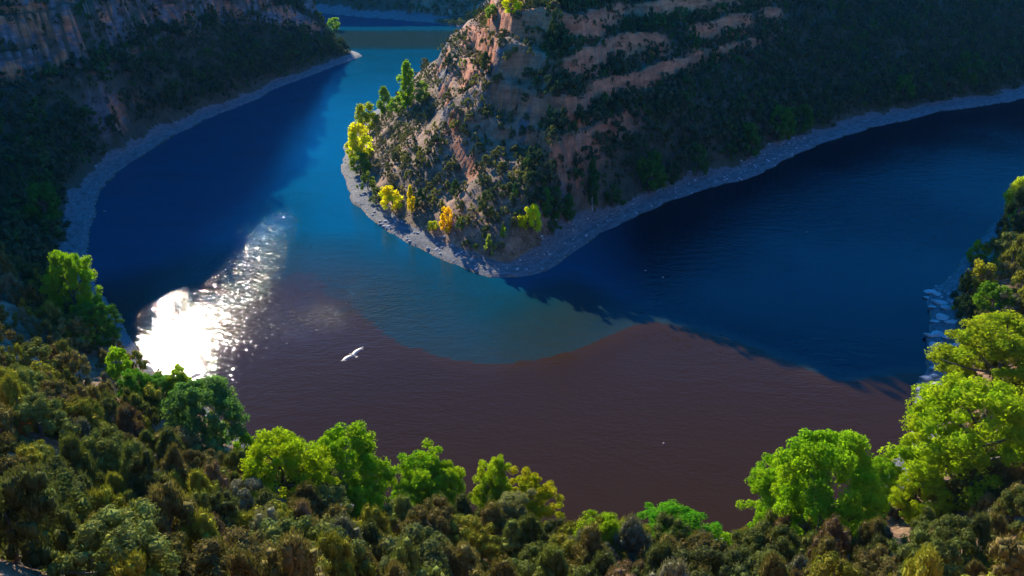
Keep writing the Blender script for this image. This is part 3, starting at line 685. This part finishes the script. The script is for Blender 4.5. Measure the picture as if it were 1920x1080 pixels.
 (668, 88, 72, 22, 'small_round', 1, (.36, .40, .02), 'leafy_bush', 'bush', 'lit yellowish bush nearest the end of the spur'),
 (92, 440, 345, 62, 'small_broad', 1, (.05, .15, .02), 'leafy_tree', 'tree', 'large dim green tree in the shade by the left gravel strip'),
]
occupied = []; marks = []; small_marks = []
def land_hit(px, py):
    p = hit(px, py)
    for k in range(60):
        if not sample(GI, p[0], p[1]) and sample(GD, p[0], p[1]) > 1.0: return p
        # step off the river towards the nearer bank
        q = np.array([p[0], p[1]]); best = None
        for a in np.linspace(0, 2 * np.pi, 16, endpoint=False):
            t = q + 1.2 * (k + 1) * np.array([math.cos(a), math.sin(a)])
            if not sample(GI, t[0], t[1]) and sample(GD, t[0], t[1]) > 1.0: best = t; break
        if best is not None: return np.array([best[0], best[1], float(height(best[0], best[1]))])
    return p
WNAT = {'broad': .68, 'open': .72, 'poplar': .32, 'juniper': .80, 'rounded': 1.0, 'twin': .85, 'spire': .52, 'small_round': .95, 'small_tall': .78, 'small_broad': .80, 'red': 1.0}
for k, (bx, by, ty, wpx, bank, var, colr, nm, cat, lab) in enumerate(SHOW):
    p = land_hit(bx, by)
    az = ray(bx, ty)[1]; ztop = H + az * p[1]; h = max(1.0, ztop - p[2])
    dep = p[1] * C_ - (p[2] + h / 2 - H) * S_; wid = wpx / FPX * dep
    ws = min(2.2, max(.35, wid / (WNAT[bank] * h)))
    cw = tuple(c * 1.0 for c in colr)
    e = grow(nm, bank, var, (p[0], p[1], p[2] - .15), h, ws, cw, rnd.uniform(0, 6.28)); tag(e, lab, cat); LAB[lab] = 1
    occupied.append((p[0], p[1], .36 * wid)); q = project(p)[0]
    if wpx <= 62 and by > 780: small_marks.append((q[0], q[1], wpx))
    marks.append((q[0], (q[1] + ty) / 2, lab))

# ------------------------------------------------------------------ the juniper wood on the near slopes
LM_NEAR = [(150, 530, 'the tall poplar'), (255, 1015, 'the orange bush'), (48, 798, 'the red bush'), (30, 930, 'the rusty bush'), (394, 790, 'the blue-green willow'),
 (540, 890, 'the domed tree'), (650, 890, 'the big lime tree'), (795, 925, 'the ragged tree'), (955, 985, 'the grey-leaved willow'), (1030, 955, 'the two-humped tree'),
 (1126, 1015, 'the round tree'), (1265, 1005, 'the deep green tree'), (1530, 920, 'the tallest tree'), (1800, 830, 'the huge tree'), (1372, 1025, 'the stony-ground bush'),
 (350, 965, 'the bright bush'), (432, 1065, 'the lime bush'), (0, 1080, 'the left corner'), (1920, 1080, 'the right corner'), (0, 600, 'the left frame edge'), (1640, 905, 'the slim tree'),
 (226, 680, 'the bright shore tree'), (1900, 380, 'the yellow-topped tree'), (1828, 520, 'the olive tree')]
LM_FAR = [(765, 160, 'the tallest poplar'), (678, 265, 'the bright yellow poplar'), (722, 190, 'the shorter pointed poplar'), (736, 372, 'the two-lobed yellow tree'), (771, 374, 'the thin yellow poplar'), (837, 413, 'the golden tree'),
 (913, 380, 'the large round oak'), (855, 352, 'the mid-slope cone tree'), (789, 370, 'the lower cone tree'), (996, 410, 'the right-hand yellow tree'), (916, 458, 'the pale pointed willow'),
 (912, 118, 'the tall dark juniper'), (924, 28, 'the topmost pale tree'), (848, 110, 'the round skyline juniper'), (640, 330, 'the promontory shore'), (970, 200, 'the lower red cliff'), (1010, 120, 'the upper red cliff'),
 (944, 435, 'the slim lime poplar')]
def place_phrase(px, py, LM):
    x, y, nm = min(LM, key=lambda l: (l[0] - px) ** 2 + ((l[1] - py) * 1.2) ** 2)
    dx, dy = px - x, py - y; d = math.hypot(dx, dy); far = ''
    if abs(dx) > 2.2 * abs(dy): r_ = 'right of' if dx > 0 else 'left of'
    elif abs(dy) > 2.2 * abs(dx): r_ = 'below' if dy > 0 else 'above'
    else: r_ = ('below' if dy > 0 else 'above') + ' and ' + ('right of' if dx > 0 else 'left of')
    return far + r_ + ' ' + nm
ORD = ['', 'second ', 'third ', 'fourth ', 'fifth ', 'sixth ', 'seventh ', 'eighth ', 'ninth ', 'tenth ', 'eleventh ', 'twelfth ', 'thirteenth ', 'fourteenth ', 'fifteenth ']
def assign_labels(items, LM):
    """items: (object, px, py, descriptive words); same words and place are told apart by counting from the left"""
    groups = {}
    for o, px, py, words in items: groups.setdefault((words, place_phrase(px, py, LM)), []).append((px, py, o))
    for (words, ph), L_ in groups.items():
        L_.sort(key=lambda t: t[0]); n = len(L_)
        for i, (px, py, o) in enumerate(L_):
            o['label'] = f'{words} {ph}' if n == 1 else f'{("leftmost" if i == 0 else ORD[min(i, 14)] + "from left")} {words} {ph}'

TONES = [((.145, .115, .034), 'olive brown', 6), ((.125, .140, .030), 'olive green', 7), ((.080, .088, .026), 'dark green', 3), ((.150, .140, .075), 'grey-green', 2),
         ((.210, .195, .022), 'yellowish olive', 3), ((.150, .098, .050), 'brown', 1)]
TW = [t[2] for t in TONES]
SHAPES = [('juniper', 'pointed', 5), ('rounded', 'rounded', 4), ('twin', 'two-headed', 2), ('spire', 'narrow', 1)]
def scatter(x0, x1, y0, y1, step, seed):
    r = np.random.default_rng(seed); xs = np.arange(x0, x1, step); ys = np.arange(y0, y1, step)
    X, Y = np.meshgrid(xs, ys); X = X + (np.arange(len(ys)) % 2)[:, None] * step / 2
    X = (X + r.uniform(-.36, .36, X.shape) * step).ravel(); Y = (Y + r.uniform(-.36, .36, Y.shape) * step).ravel(); return X, Y
OCC = np.array(occupied)
def clear_of(X, Y, pad=0.0):
    d = np.hypot(X[:, None] - OCC[None, :, 0], Y[:, None] - OCC[None, :, 1]); return (d > OCC[None, :, 2] * .8 + pad).all(1)
d1g = lambda X, Y: dist_line(X, Y, S1)
X, Y = scatter(-190, 190, 48, 330, 4.9, 3)
Zs = height(X, Y); pj = project(np.stack([X, Y, Zs + 3], 1)); ds_ = d1g(X, Y); ins_ = inside(X, Y, WPOLY)
d2_ = dist_line(X, Y, S2)
vis = (pj[:, 0] > -40) & (pj[:, 0] < 1960) & (pj[:, 1] > -60) & (pj[:, 1] < 1150)
sdn = np.where((X < -20), 5.0, 7.5)
gaps = fbm(X / 13, Y / 13, 61, 3) > -.36
ok = (~ins_) & (ds_ > sdn) & (ds_ < d2_) & vis & gaps & clear_of(X, Y) & (Zs < 90)
# lit near slopes: everything this side of the big shadow
lit = (Y < 215) | (X > 60)
base_ = project(np.stack([X, Y, Zs], 1))
for (mx, my, mw) in small_marks:                      # the small bright bushes stand in clearings
    ok &= ~((np.abs(base_[:, 0] - mx) < mw * .5 + 13) & (base_[:, 1] > my - 4) & (base_[:, 1] < my + 48))
cand = np.nonzero(ok & lit)[0]; cand = cand[np.argsort(pj[cand, 2])]
items = []; made = 0; rest_near = []
for i in cand:
    tone = TONES[rng.choice(len(TONES), p=np.array(TW) / sum(TW))]; s_ = SHAPES[rng.choice(4, p=np.array([6, 3, 2.4, .9]) / 12.3)]
    h = float(rng.uniform(4.6, 10.0)); h *= .72 if ds_[i] < 11 else 1.0
    if pj[i, 1] < 470 and pj[i, 0] < 960: h *= .9
    ws = float(rng.uniform(.9, 1.25)) * (1.3 if s_[0] == 'spire' else 1); v = float(rng.uniform(.75, 1.6)); c = tuple(q * v for q in tone[0])
    var = int(rng.integers(0, 5)); rot = float(rng.uniform(0, 6.28))
    if made < 300:
        e = grow('juniper_tree', s_[0], var, (X[i], Y[i], Zs[i] - .2), h, ws, c, rot)
        sz = 'small' if h < 6.2 else ('large' if h > 8.4 else 'medium'); tag(e, None, 'juniper', 'junipers covering the near slopes')
        items.append((e, pj[i, 0], pj[i, 1], f'{sz} {tone[1]} {s_[1]} juniper')); made += 1
    else: rest_near.append((X[i], Y[i], Zs[i] - .2, h, ws, c, var, rot, s_[0]))
assign_labels(items, LM_NEAR)
print('junipers', len(cand), 'bank of others', len(rest_near))

# merged growth: the plants too far and too many to count
def merged_growth(name, plants, label, variants='small_round', cat='trees'):
    """plants: x, y, z, h, ws, colour, variant, rot, bank"""
    if not plants: return
    bycol = {}
    for p in plants: bycol.setdefault(p[5], []).append(p)
    Vs, Fs, Sh, Co, off = [], [], [], [], 0
    for col, L_ in bycol.items():
        for (x, y, z, h, ws, c, var, rot, bank) in L_:
            V, F, sh = BANK[bank][var % len(BANK[bank])][2][:3]
            ca, sa = math.cos(rot), math.sin(rot)
            W = np.stack([(V[:, 0] * ca - V[:, 1] * sa) * h * ws + x, (V[:, 0] * sa + V[:, 1] * ca) * h * ws + y, V[:, 2] * h + z], 1)
            Vs.append(W); Fs.append(F + off); Sh.append(sh); off += len(V); Co.append(np.tile(np.array([*c, 1.0], np.float32), (len(V), 1)))
    me = np_mesh(name, np.concatenate(Vs), np.concatenate(Fs), [M_LEAF2], {'shade': np.concatenate(Sh)})
    a = me.attributes.new('tint', 'FLOAT_COLOR', 'POINT'); a.data.foreach_set('color', np.concatenate(Co).ravel())
    o = link(name, me); tag(o, label, cat, kind='stuff'); return o
# same foliage, tint carried by the mesh instead of the object
M_LEAF2 = M_LEAF.copy(); M_LEAF2.name = 'foliage_far'
nt = M_LEAF2.node_tree; hs_ = [n for n in nt.nodes if n.bl_idname == 'ShaderNodeHueSaturation'][0]
ta = nt.nodes.new('ShaderNodeAttribute'); ta.attribute_name = 'tint'; nt.links.new(ta.outputs['Color'], hs_.inputs['Color']); [n for n in nt.nodes if n.bl_idname == 'ShaderNodeMixShader'][0].inputs[0].default_value = .2
for l_ in [l for l in nt.links if l.to_node.bl_idname == 'ShaderNodeMixShader' and l.from_socket.name == 'Alpha']: nt.links.remove(l_)
plant_bank('tiny_round', 'rounded', 13, 12, .095, 5, M_BARK); plant_bank('tiny_tall', 'juniper', 13, 12, .085, 4, M_BARK)

# ------------------------------------------------------------------ shrubs of the lit promontory
X, Y = scatter(-95, 60, 190, 900, 3.6, 9)
Zs = height(X, Y); pj = project(np.stack([X, Y, Zs + 1], 1)); ins_ = inside(X, Y, WPOLY); d2_ = dist_line(X, Y, S2); d1_ = d1g(X, Y)
den = fbm(X / 24, Y / 24, 71, 3)
westlit = (pj[:, 0] < 1050) & (pj[:, 0] > 560)
slp = np.array([sample(GC, a, b) for a, b in zip(X, Y)])
seen = np.array([abs(hit(a, b)[1] - y_) < 14 if (0 < b < 700) else False for a, b, y_ in zip(pj[:, 0], pj[:, 1], Y)])
ok = (~ins_) & (d2_ > 11.5) & (d2_ < d1_) & westlit & seen & clear_of(X, Y, .3) & (rng.uniform(0, 1, len(X)) < np.where(pj[:, 0] < 760, 1, .8) + .4 * den) & (rng.uniform(0, 1, len(X)) > slp * .22)
cand = np.nonzero(ok)[0]; cand = cand[np.argsort(pj[cand, 2])]
print('promontory shrubs', len(cand))
T2 = [((.16, .16, .06), 'grey-olive', 4), ((.10, .12, .04), 'dark', 4), ((.24, .23, .06), 'light olive', 2), ((.24, .20, .14), 'greyish', 1)]
items = []; shrubs_rest = []
for n_, i in enumerate(cand):
    tone = T2[rng.choice(4, p=np.array([4, 4, 2, 1]) / 11)]; tall = rng.uniform() < .3
    h = float(rng.uniform(1.8, 4.6)) * (1.25 if pj[i, 2] > 420 else 1); ws = float(rng.uniform(.9, 1.3)); v = float(rng.uniform(.85, 1.25)); c = tuple(q * v for q in tone[0])
    bank = 'small_tall' if tall else 'small_round'; var = int(rng.integers(0, 5)); rot = float(rng.uniform(0, 6.28))
    if n_ < 299:
        e = grow('shrub', bank, var, (X[i], Y[i], Zs[i] - .15), h, ws, c, rot); tag(e, None, 'shrub', 'shrubs dotted over the promontory slope')
        sz = 'tiny' if h < 2.6 else ('small' if h < 3.7 else 'big'); items.append((e, pj[i, 0], pj[i, 1], f'{sz} {tone[1]} {"upright" if tall else "rounded"} shrub'))
    else: shrubs_rest.append((X[i], Y[i], Zs[i] - .15, h, ws, c, var, rot, 'tiny_round'))
assign_labels(items, LM_FAR)

# ------------------------------------------------------------------ woods on the shaded slopes
def slope_wood(x0, x1, y0, y1, step, seed, cond, smin=3.4, smax=8.0, cliffkeep=.75):
    X, Y = scatter(x0, x1, y0, y1, step, seed); Zs = height(X, Y); ins_ = inside(X, Y, WPOLY)
    pj = project(np.stack([X, Y, Zs], 1)); d = np.minimum(np.minimum(dist_line(X, Y, S1), dist_line(X, Y, S2)), dist_line(X, Y, S3))
    cl = np.array([sample(GC, a, b) for a, b in zip(X, Y)])
    be = np.array([sample(GB, a, b) for a, b in zip(X, Y)])
    r = np.random.default_rng(seed + 1); k = (~ins_) & (be < .15) & (d > 8.5) & cond(X, Y, pj, Zs) & clear_of(X, Y) & (r.uniform(0, 1, len(X)) < np.where(cl > .5, cliffkeep, .93))
    out = []
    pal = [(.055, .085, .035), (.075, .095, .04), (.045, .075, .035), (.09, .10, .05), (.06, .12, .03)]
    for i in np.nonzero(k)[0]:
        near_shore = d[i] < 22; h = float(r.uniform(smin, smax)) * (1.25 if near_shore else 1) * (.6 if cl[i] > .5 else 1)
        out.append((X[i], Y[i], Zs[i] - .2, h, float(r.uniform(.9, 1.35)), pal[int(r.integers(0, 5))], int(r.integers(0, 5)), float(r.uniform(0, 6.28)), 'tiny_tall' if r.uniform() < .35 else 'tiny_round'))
    return out
inframe = lambda pj: (pj[:, 0] > -120) & (pj[:, 0] < 2040) & (pj[:, 1] > -160) & (pj[:, 1] < 1150)
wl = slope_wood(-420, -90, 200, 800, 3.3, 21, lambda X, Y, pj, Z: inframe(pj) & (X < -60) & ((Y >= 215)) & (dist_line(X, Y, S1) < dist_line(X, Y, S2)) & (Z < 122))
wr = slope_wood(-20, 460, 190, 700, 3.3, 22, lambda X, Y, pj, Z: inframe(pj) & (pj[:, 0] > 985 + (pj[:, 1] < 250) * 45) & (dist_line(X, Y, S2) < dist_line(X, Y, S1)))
wf = slope_wood(-300, 60, 820, 1160, 8.5, 23, lambda X, Y, pj, Z: inframe(pj) & (dist_line(X, Y, S3) < dist_line(X, Y, S1)) & (dist_line(X, Y, S3) < dist_line(X, Y, S2)), 5, 9)
def rim_wood(CR, z0, z1, seed, y1=660):
    r = np.random.default_rng(seed); out = []
    for (x, y, z) in CR:
        if z < z0 or z > z1 or y < 230 or y > y1: continue
        for _ in range(2):
            a, b = x + r.normal(0, 2.5), y + r.normal(0, 2.5)
            if r.uniform() < .72: out.append((a, b, float(height(a, b)) - .3, float(r.uniform(5, 11)), float(r.uniform(.8, 1.2)), (.06, .09, .03), int(r.integers(0, 5)), float(r.uniform(0, 6.28)), 'small_tall' if r.uniform() < .5 else 'small_round'))
    return out
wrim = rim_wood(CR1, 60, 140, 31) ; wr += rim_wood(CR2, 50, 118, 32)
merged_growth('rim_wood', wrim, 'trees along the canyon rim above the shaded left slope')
print('woods', len(wl), len(wr), len(wf))
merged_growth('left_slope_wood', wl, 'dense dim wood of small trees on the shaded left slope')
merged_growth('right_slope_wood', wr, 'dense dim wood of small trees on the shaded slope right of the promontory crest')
merged_growth('far_bank_wood', wf, 'dark band of trees on the far bank at the top edge')
merged_growth('distant_near_slope_growth', [(a, b, c, d, e, f, g, h, 'small_tall' if k_ in ('juniper', 'spire', 'twin') else 'small_round') for (a, b, c, d, e, f, g, h, k_) in rest_near],
              'remaining junipers farther back on the lit near slopes')
merged_growth('promontory_growth', shrubs_rest, 'low scrub on the farther end of the promontory')
# ------------------------------------------------------------------ boulders and rubble
def rock_arrays(seed, sub=2):
    r = np.random.default_rng(seed); t = (1 + 5 ** .5) / 2
    V = np.array([(-1, t, 0), (1, t, 0), (-1, -t, 0), (1, -t, 0), (0, -1, t), (0, 1, t), (0, -1, -t), (0, 1, -t), (t, 0, -1), (t, 0, 1), (-t, 0, -1), (-t, 0, 1)], float)
    F = [(0, 11, 5), (0, 5, 1), (0, 1, 7), (0, 7, 10), (0, 10, 11), (1, 5, 9), (5, 11, 4), (11, 10, 2), (10, 7, 6), (7, 1, 8), (3, 9, 4), (3, 4, 2), (3, 2, 6), (3, 6, 8), (3, 8, 9), (4, 9, 5), (2, 4, 11), (6, 2, 10), (8, 6, 7), (9, 8, 1)]
    V = list(V / np.linalg.norm(V[0]))
    for _ in range(sub):
        mid = {}; G = []
        def m(a, b):
            k = (min(a, b), max(a, b))
            if k not in mid: v = V[a] + V[b]; V.append(v / np.linalg.norm(v)); mid[k] = len(V) - 1
            return mid[k]
        for a, b, c in F: ab, bc, ca = m(a, b), m(b, c), m(c, a); G += [(a, ab, ca), (b, bc, ab), (c, ca, bc), (ab, bc, ca)]
        F = G
    V = np.array(V)
    for _ in range(9):                                    # chop flat faces off the lump
        n = r.normal(0, 1, 3); n /= np.linalg.norm(n); d = r.uniform(.55, .85); s = V @ n; V = V - np.outer(np.maximum(s - d, 0), n)
    return V * np.array([1, r.uniform(.6, .9), r.uniform(.45, .7)]), np.array(F)
ROCKS = [np_mesh('boulder', *rock_arrays(s), [M_STONE]) for s in range(6)]
BOULD = [(1724, 714, 14), (1736, 712, 22), (1752, 708, 16), (1728, 733, 18), (1716, 735, 9), (1744, 738, 16), (1738, 752, 20), (1730, 768, 24), (1755, 724, 16), (1748, 756, 12), (1712, 712, 8), (1760, 742, 14),
         (700, 424, 8), (706, 430, 8), (715, 421, 10), (720, 425, 8), (728, 426, 9), (712, 416, 7), (724, 416, 7), (783, 438, 8), (833, 446, 10), (848, 462, 7),
         (1345, 1040, 16), (1360, 1052, 14), (1385, 1046, 20), (1402, 1056, 14), (1330, 1034, 12), (1340, 1058, 14), (1378, 1034, 12), (1600, 985, 16), (1612, 972, 18), (1625, 962, 16), (1590, 995, 12), (1608, 994, 12), (1634, 950, 12),
         (690, 980, 14), (700, 990, 12), (712, 996, 14), (180, 314, 7), (1715, 745, 8)]
LEDGE = [(1742, 548, 26), (1756, 552, 20), (1738, 560, 16), (1762, 568, 28), (1750, 578, 18), (1776, 580, 22), (1766, 598, 30), (1752, 604, 18), (1782, 606, 24), (1744, 632, 24), (1760, 628, 28), (1778, 634, 22), (1752, 648, 26),
         (1770, 655, 24), (1790, 648, 20), (1748, 668, 22), (1764, 676, 26), (1756, 692, 22), (1772, 698, 18), (1784, 672, 18)]
LM_R = [(1735, 765, 'the lowest white boulder'), (1735, 708, 'the pale right spit'), (712, 422, 'the white promontory rocks'), (837, 450, 'the golden tree'), (1372, 1025, 'the bush on pale stones'),
        (1610, 975, 'the slim upright tree'), (700, 985, 'the big lime tree'), (180, 314, 'the left gravel strip'), (1750, 560, 'the ledge head'), (1765, 600, 'the ledge middle'), (1755, 650, 'the ledge gap'),
        (1764, 690, 'the ledge foot')]
items = []
for k, (px, py, w) in enumerate(BOULD + LEDGE):
    p = land_hit(px, py) if k < len(BOULD) else hit(px, py); dep = p[1] * C_ - (p[2] - H) * S_; r_ = .5 * w / FPX * dep; ledge = k >= len(BOULD)
    o = link('ledge_rock' if ledge else 'boulder', ROCKS[k % 6], None, (p[0], p[1], max(p[2], 0) + r_ * (.02 if ledge else .15)))
    o.scale = (r_ * 1.15, r_ * 1.1, r_ * (.6 if ledge else .9)); o.rotation_euler = (rnd.uniform(-.2, .2), rnd.uniform(-.2, .2), rnd.uniform(-.6, .6))
    tag(o, None, 'rock', 'shaded ledge rocks on the right shore' if ledge else 'pale boulders along the waterline')
    sz = 'small' if w < 12 else ('large' if w > 19 else 'medium'); items.append((o, px, py, f'{sz} {"flat" if ledge else "pale"} rock'))
assign_labels(items, LM_R)

M_OCHRE = plain('ochre_stone', (.30, .20, .14), .9, .4, 1.2, .5)
def rubble(name, n, region, smin, smax, label, seed, mt=None):
    r = np.random.default_rng(seed); base = [rock_arrays(50 + s, 0) for s in range(5)]; Vs, Fs, off = [], [], 0; cnt = 0
    X = r.uniform(region[0], region[1], n * 3); Y = r.uniform(region[2], region[3], n * 3); Z = height(X, Y)
    ins_ = inside(X, Y, WPOLY); be = np.array([sample(GB, a, b) for a, b in zip(X, Y)]); pj = project(np.stack([X, Y, Z], 1))
    keep = (~ins_) & region[4](X, Y, be, pj)
    for i in np.nonzero(keep)[0][:n]:
        V, F = base[i % 5]; s = smin * (smax / smin) ** (r.uniform() ** 2.2); a = r.uniform(0, 6.28); ca, sa = math.cos(a), math.sin(a)
        W = np.stack([(V[:, 0] * ca - V[:, 1] * sa) * s + X[i], (V[:, 0] * sa + V[:, 1] * ca) * s + Y[i], V[:, 2] * s + Z[i]], 1)
        Vs.append(W); Fs.append(F + off); off += len(V)
    if Vs: tag(link(name, np_mesh(name, np.concatenate(Vs), np.concatenate(Fs), [mt or M_STONE])), label, 'stones', kind='stuff')
fr_ = lambda pj: (pj[:, 0] > -40) & (pj[:, 0] < 1960) & (pj[:, 1] > -20) & (pj[:, 1] < 1120)
rubble('promontory_shore_stones', 3600, (-90, 140, 170, 420, lambda X, Y, b, pj: (b > .4) & fr_(pj) & (dist_line(X, Y, S2) < 14)), .18, .95, 'loose grey stones strewn over the promontory shore', 1)
rubble('near_shore_stones', 1800, (-120, 140, 90, 260, lambda X, Y, b, pj: (b > .4) & fr_(pj) & (dist_line(X, Y, S1) < 10)), .15, .7, 'loose pale stones along the near shore', 2)
rubble('slope_stones', 2600, (-75, 40, 190, 420, lambda X, Y, b, pj: (b < .5) & fr_(pj) & (pj[:, 0] < 1060) & (dist_line(X, Y, S2) < 80)), .2, .9, 'broken stones scattered over the lit promontory slope', 3, M_OCHRE)

# ------------------------------------------------------------------ birds
def vulture(loc, span, yaw, roll, label):
    """a broad-winged soaring bird: body, wings and tail grown from one outline, thickness included"""
    e = bpy.data.objects.new('soaring_vulture', None); COL.objects.link(e); e.location = loc; e.rotation_euler = (0, roll, yaw); e.scale = (span,) * 3
    # wing: stations from shoulder to tip (x out, y leading, y trailing, z, thickness)
    st = [(0, .085, -.10, 0, .030), (.05, .095, -.105, .004, .026), (.12, .115, -.085, .014, .018), (.20, .13, -.07, .024, .014), (.30, .115, -.075, .032, .010), (.38, .085, -.075, .040, .007), (.45, .045, -.06, .050, .005), (.50, .0, -.035, .060, .003)]
    V, F = [], []
    allst = [(-x, a, b, z, t) for (x, a, b, z, t) in st[::-1]] + st[1:]
    for (x, a, b, z, t) in allst:
        for (y, dz) in ((a, 0), (a * .5 + b * .5, t), (b, 0), (a * .5 + b * .5, -t * .6)): V.append((x, y, z + dz))
    for i in range(len(allst) - 1):
        for k in range(4): F.append((i * 4 + k, i * 4 + (k + 1) % 4, (i + 1) * 4 + (k + 1) % 4, (i + 1) * 4 + k))
    F += [(0, 1, 2, 3), tuple(len(V) - 4 + k for k in (3, 2, 1, 0))]
    # body through the wing, and head
    bp = [(0, -.17, 0), (0, -.12, 0), (0, -.05, .002), (0, .03, .004), (0, .10, .0), (0, .145, -.005), (0, .17, -.008), (0, .195, -.014)]
    tv, tf = tube_arrays(bp, [.006, .022, .036, .040, .030, .015, .017, .004], 10)
    bv, bf = join_arrays([(np.array(V), np.array(F)), (tv, tf)])
    link('body', np_mesh('body', bv, bf, [M_FEATHER], smooth=True), e)
    tl = np.array([(-.02, -.12, .004), (.02, -.12, .004), (.055, -.235, .002), (.02, -.25, .002), (-.02, -.25, .002), (-.055, -.235, .002)])
    tl2 = tl - np.array([0, 0, .006]); me = bpy.data.meshes.new('tail'); vv = np.concatenate([tl, tl2]).tolist()
    me.from_pydata(vv, [], [tuple(range(6)), tuple(range(11, 5, -1))] + [(k, (k + 1) % 6 + 0, (k + 1) % 6 + 6, k + 6)[::-1] for k in range(6)]); me.materials.append(M_DARKFEATHER); link('tail', me, e)
    for s in (-1, 1):
        parts = []
        for k in range(6):
            x0 = .40 + .018 * k; y0 = -.065 + .012 * k; a = -1.2 + .36 * k
            d = np.array([s * math.cos(a), math.sin(a), .06]); p0 = np.array([s * x0, y0, .045 + .002 * k]); q = np.cross(d, (0, 0, 1)) * .009
            parts.append((np.array([p0 - q, p0 + q, p0 + d * .075 + q * .4, p0 + d * .075 - q * .4] + [p0 - q - (0, 0, .002), p0 + q - (0, 0, .002), p0 + d * .075 + q * .4 - (0, 0, .002), p0 + d * .075 - q * .4 - (0, 0, .002)]),
                          np.array([(0, 1, 2, 3), (7, 6, 5, 4), (0, 4, 5, 1), (1, 5, 6, 2), (2, 6, 7, 3), (3, 7, 4, 0)])))
        link('wing_feathers', np_mesh('wing_feathers', *join_arrays(parts), [M_FEATHER]), e)
    tag(e, label, 'bird'); return e
ax, az = ray(661, 666); D_ = 79.0
vulture((ax * D_, D_, H + az * D_), 2.75, math.radians(52), math.radians(-8), 'cream vulture soaring over the brown water with wings spread')

def waterbird(px, py, label, s=1.0):
    p = at0(px, py); e = bpy.data.objects.new('water_bird', None); COL.objects.link(e); e.location = (p[0], p[1], .06); e.rotation_euler = (0, 0, rnd.uniform(0, 6.28)); e.scale = (s,) * 3
    V, F = tube_arrays([(0, -.42, .12), (0, -.28, .06), (0, 0, .05), (0, .22, .07), (0, .32, .16), (0, .36, .28), (0, .42, .31), (0, .50, .30)], [.01, .12, .17, .13, .06, .05, .06, .012], 8)
    link('body', np_mesh('body', V, F, [M_FEATHER], smooth=True), e)
    for sx in (-1, 1):
        V, F = tube_arrays([(sx * .11, -.34, .14), (sx * .15, -.1, .12), (sx * .13, .15, .12)], [.02, .06, .02], 6); link('wing', np_mesh('wing', V, F, [M_DARKFEATHER], smooth=True), e)
    tag(e, label, 'bird')
waterbird(1244, 832, 'pale water bird alone on the brown water near the bottom', .8)
waterbird(1210, 508, 'left pale bird of the pair on the dark water right of the promontory tip', 1.0)
waterbird(1243, 521, 'right pale bird of the pair on the dark water right of the promontory tip', 1.2)
waterbird(1513, 436, 'pale water bird far right in the blue channel', 1.2)
waterbird(196, 397, 'pale water bird by the dark left shore', 1.8)
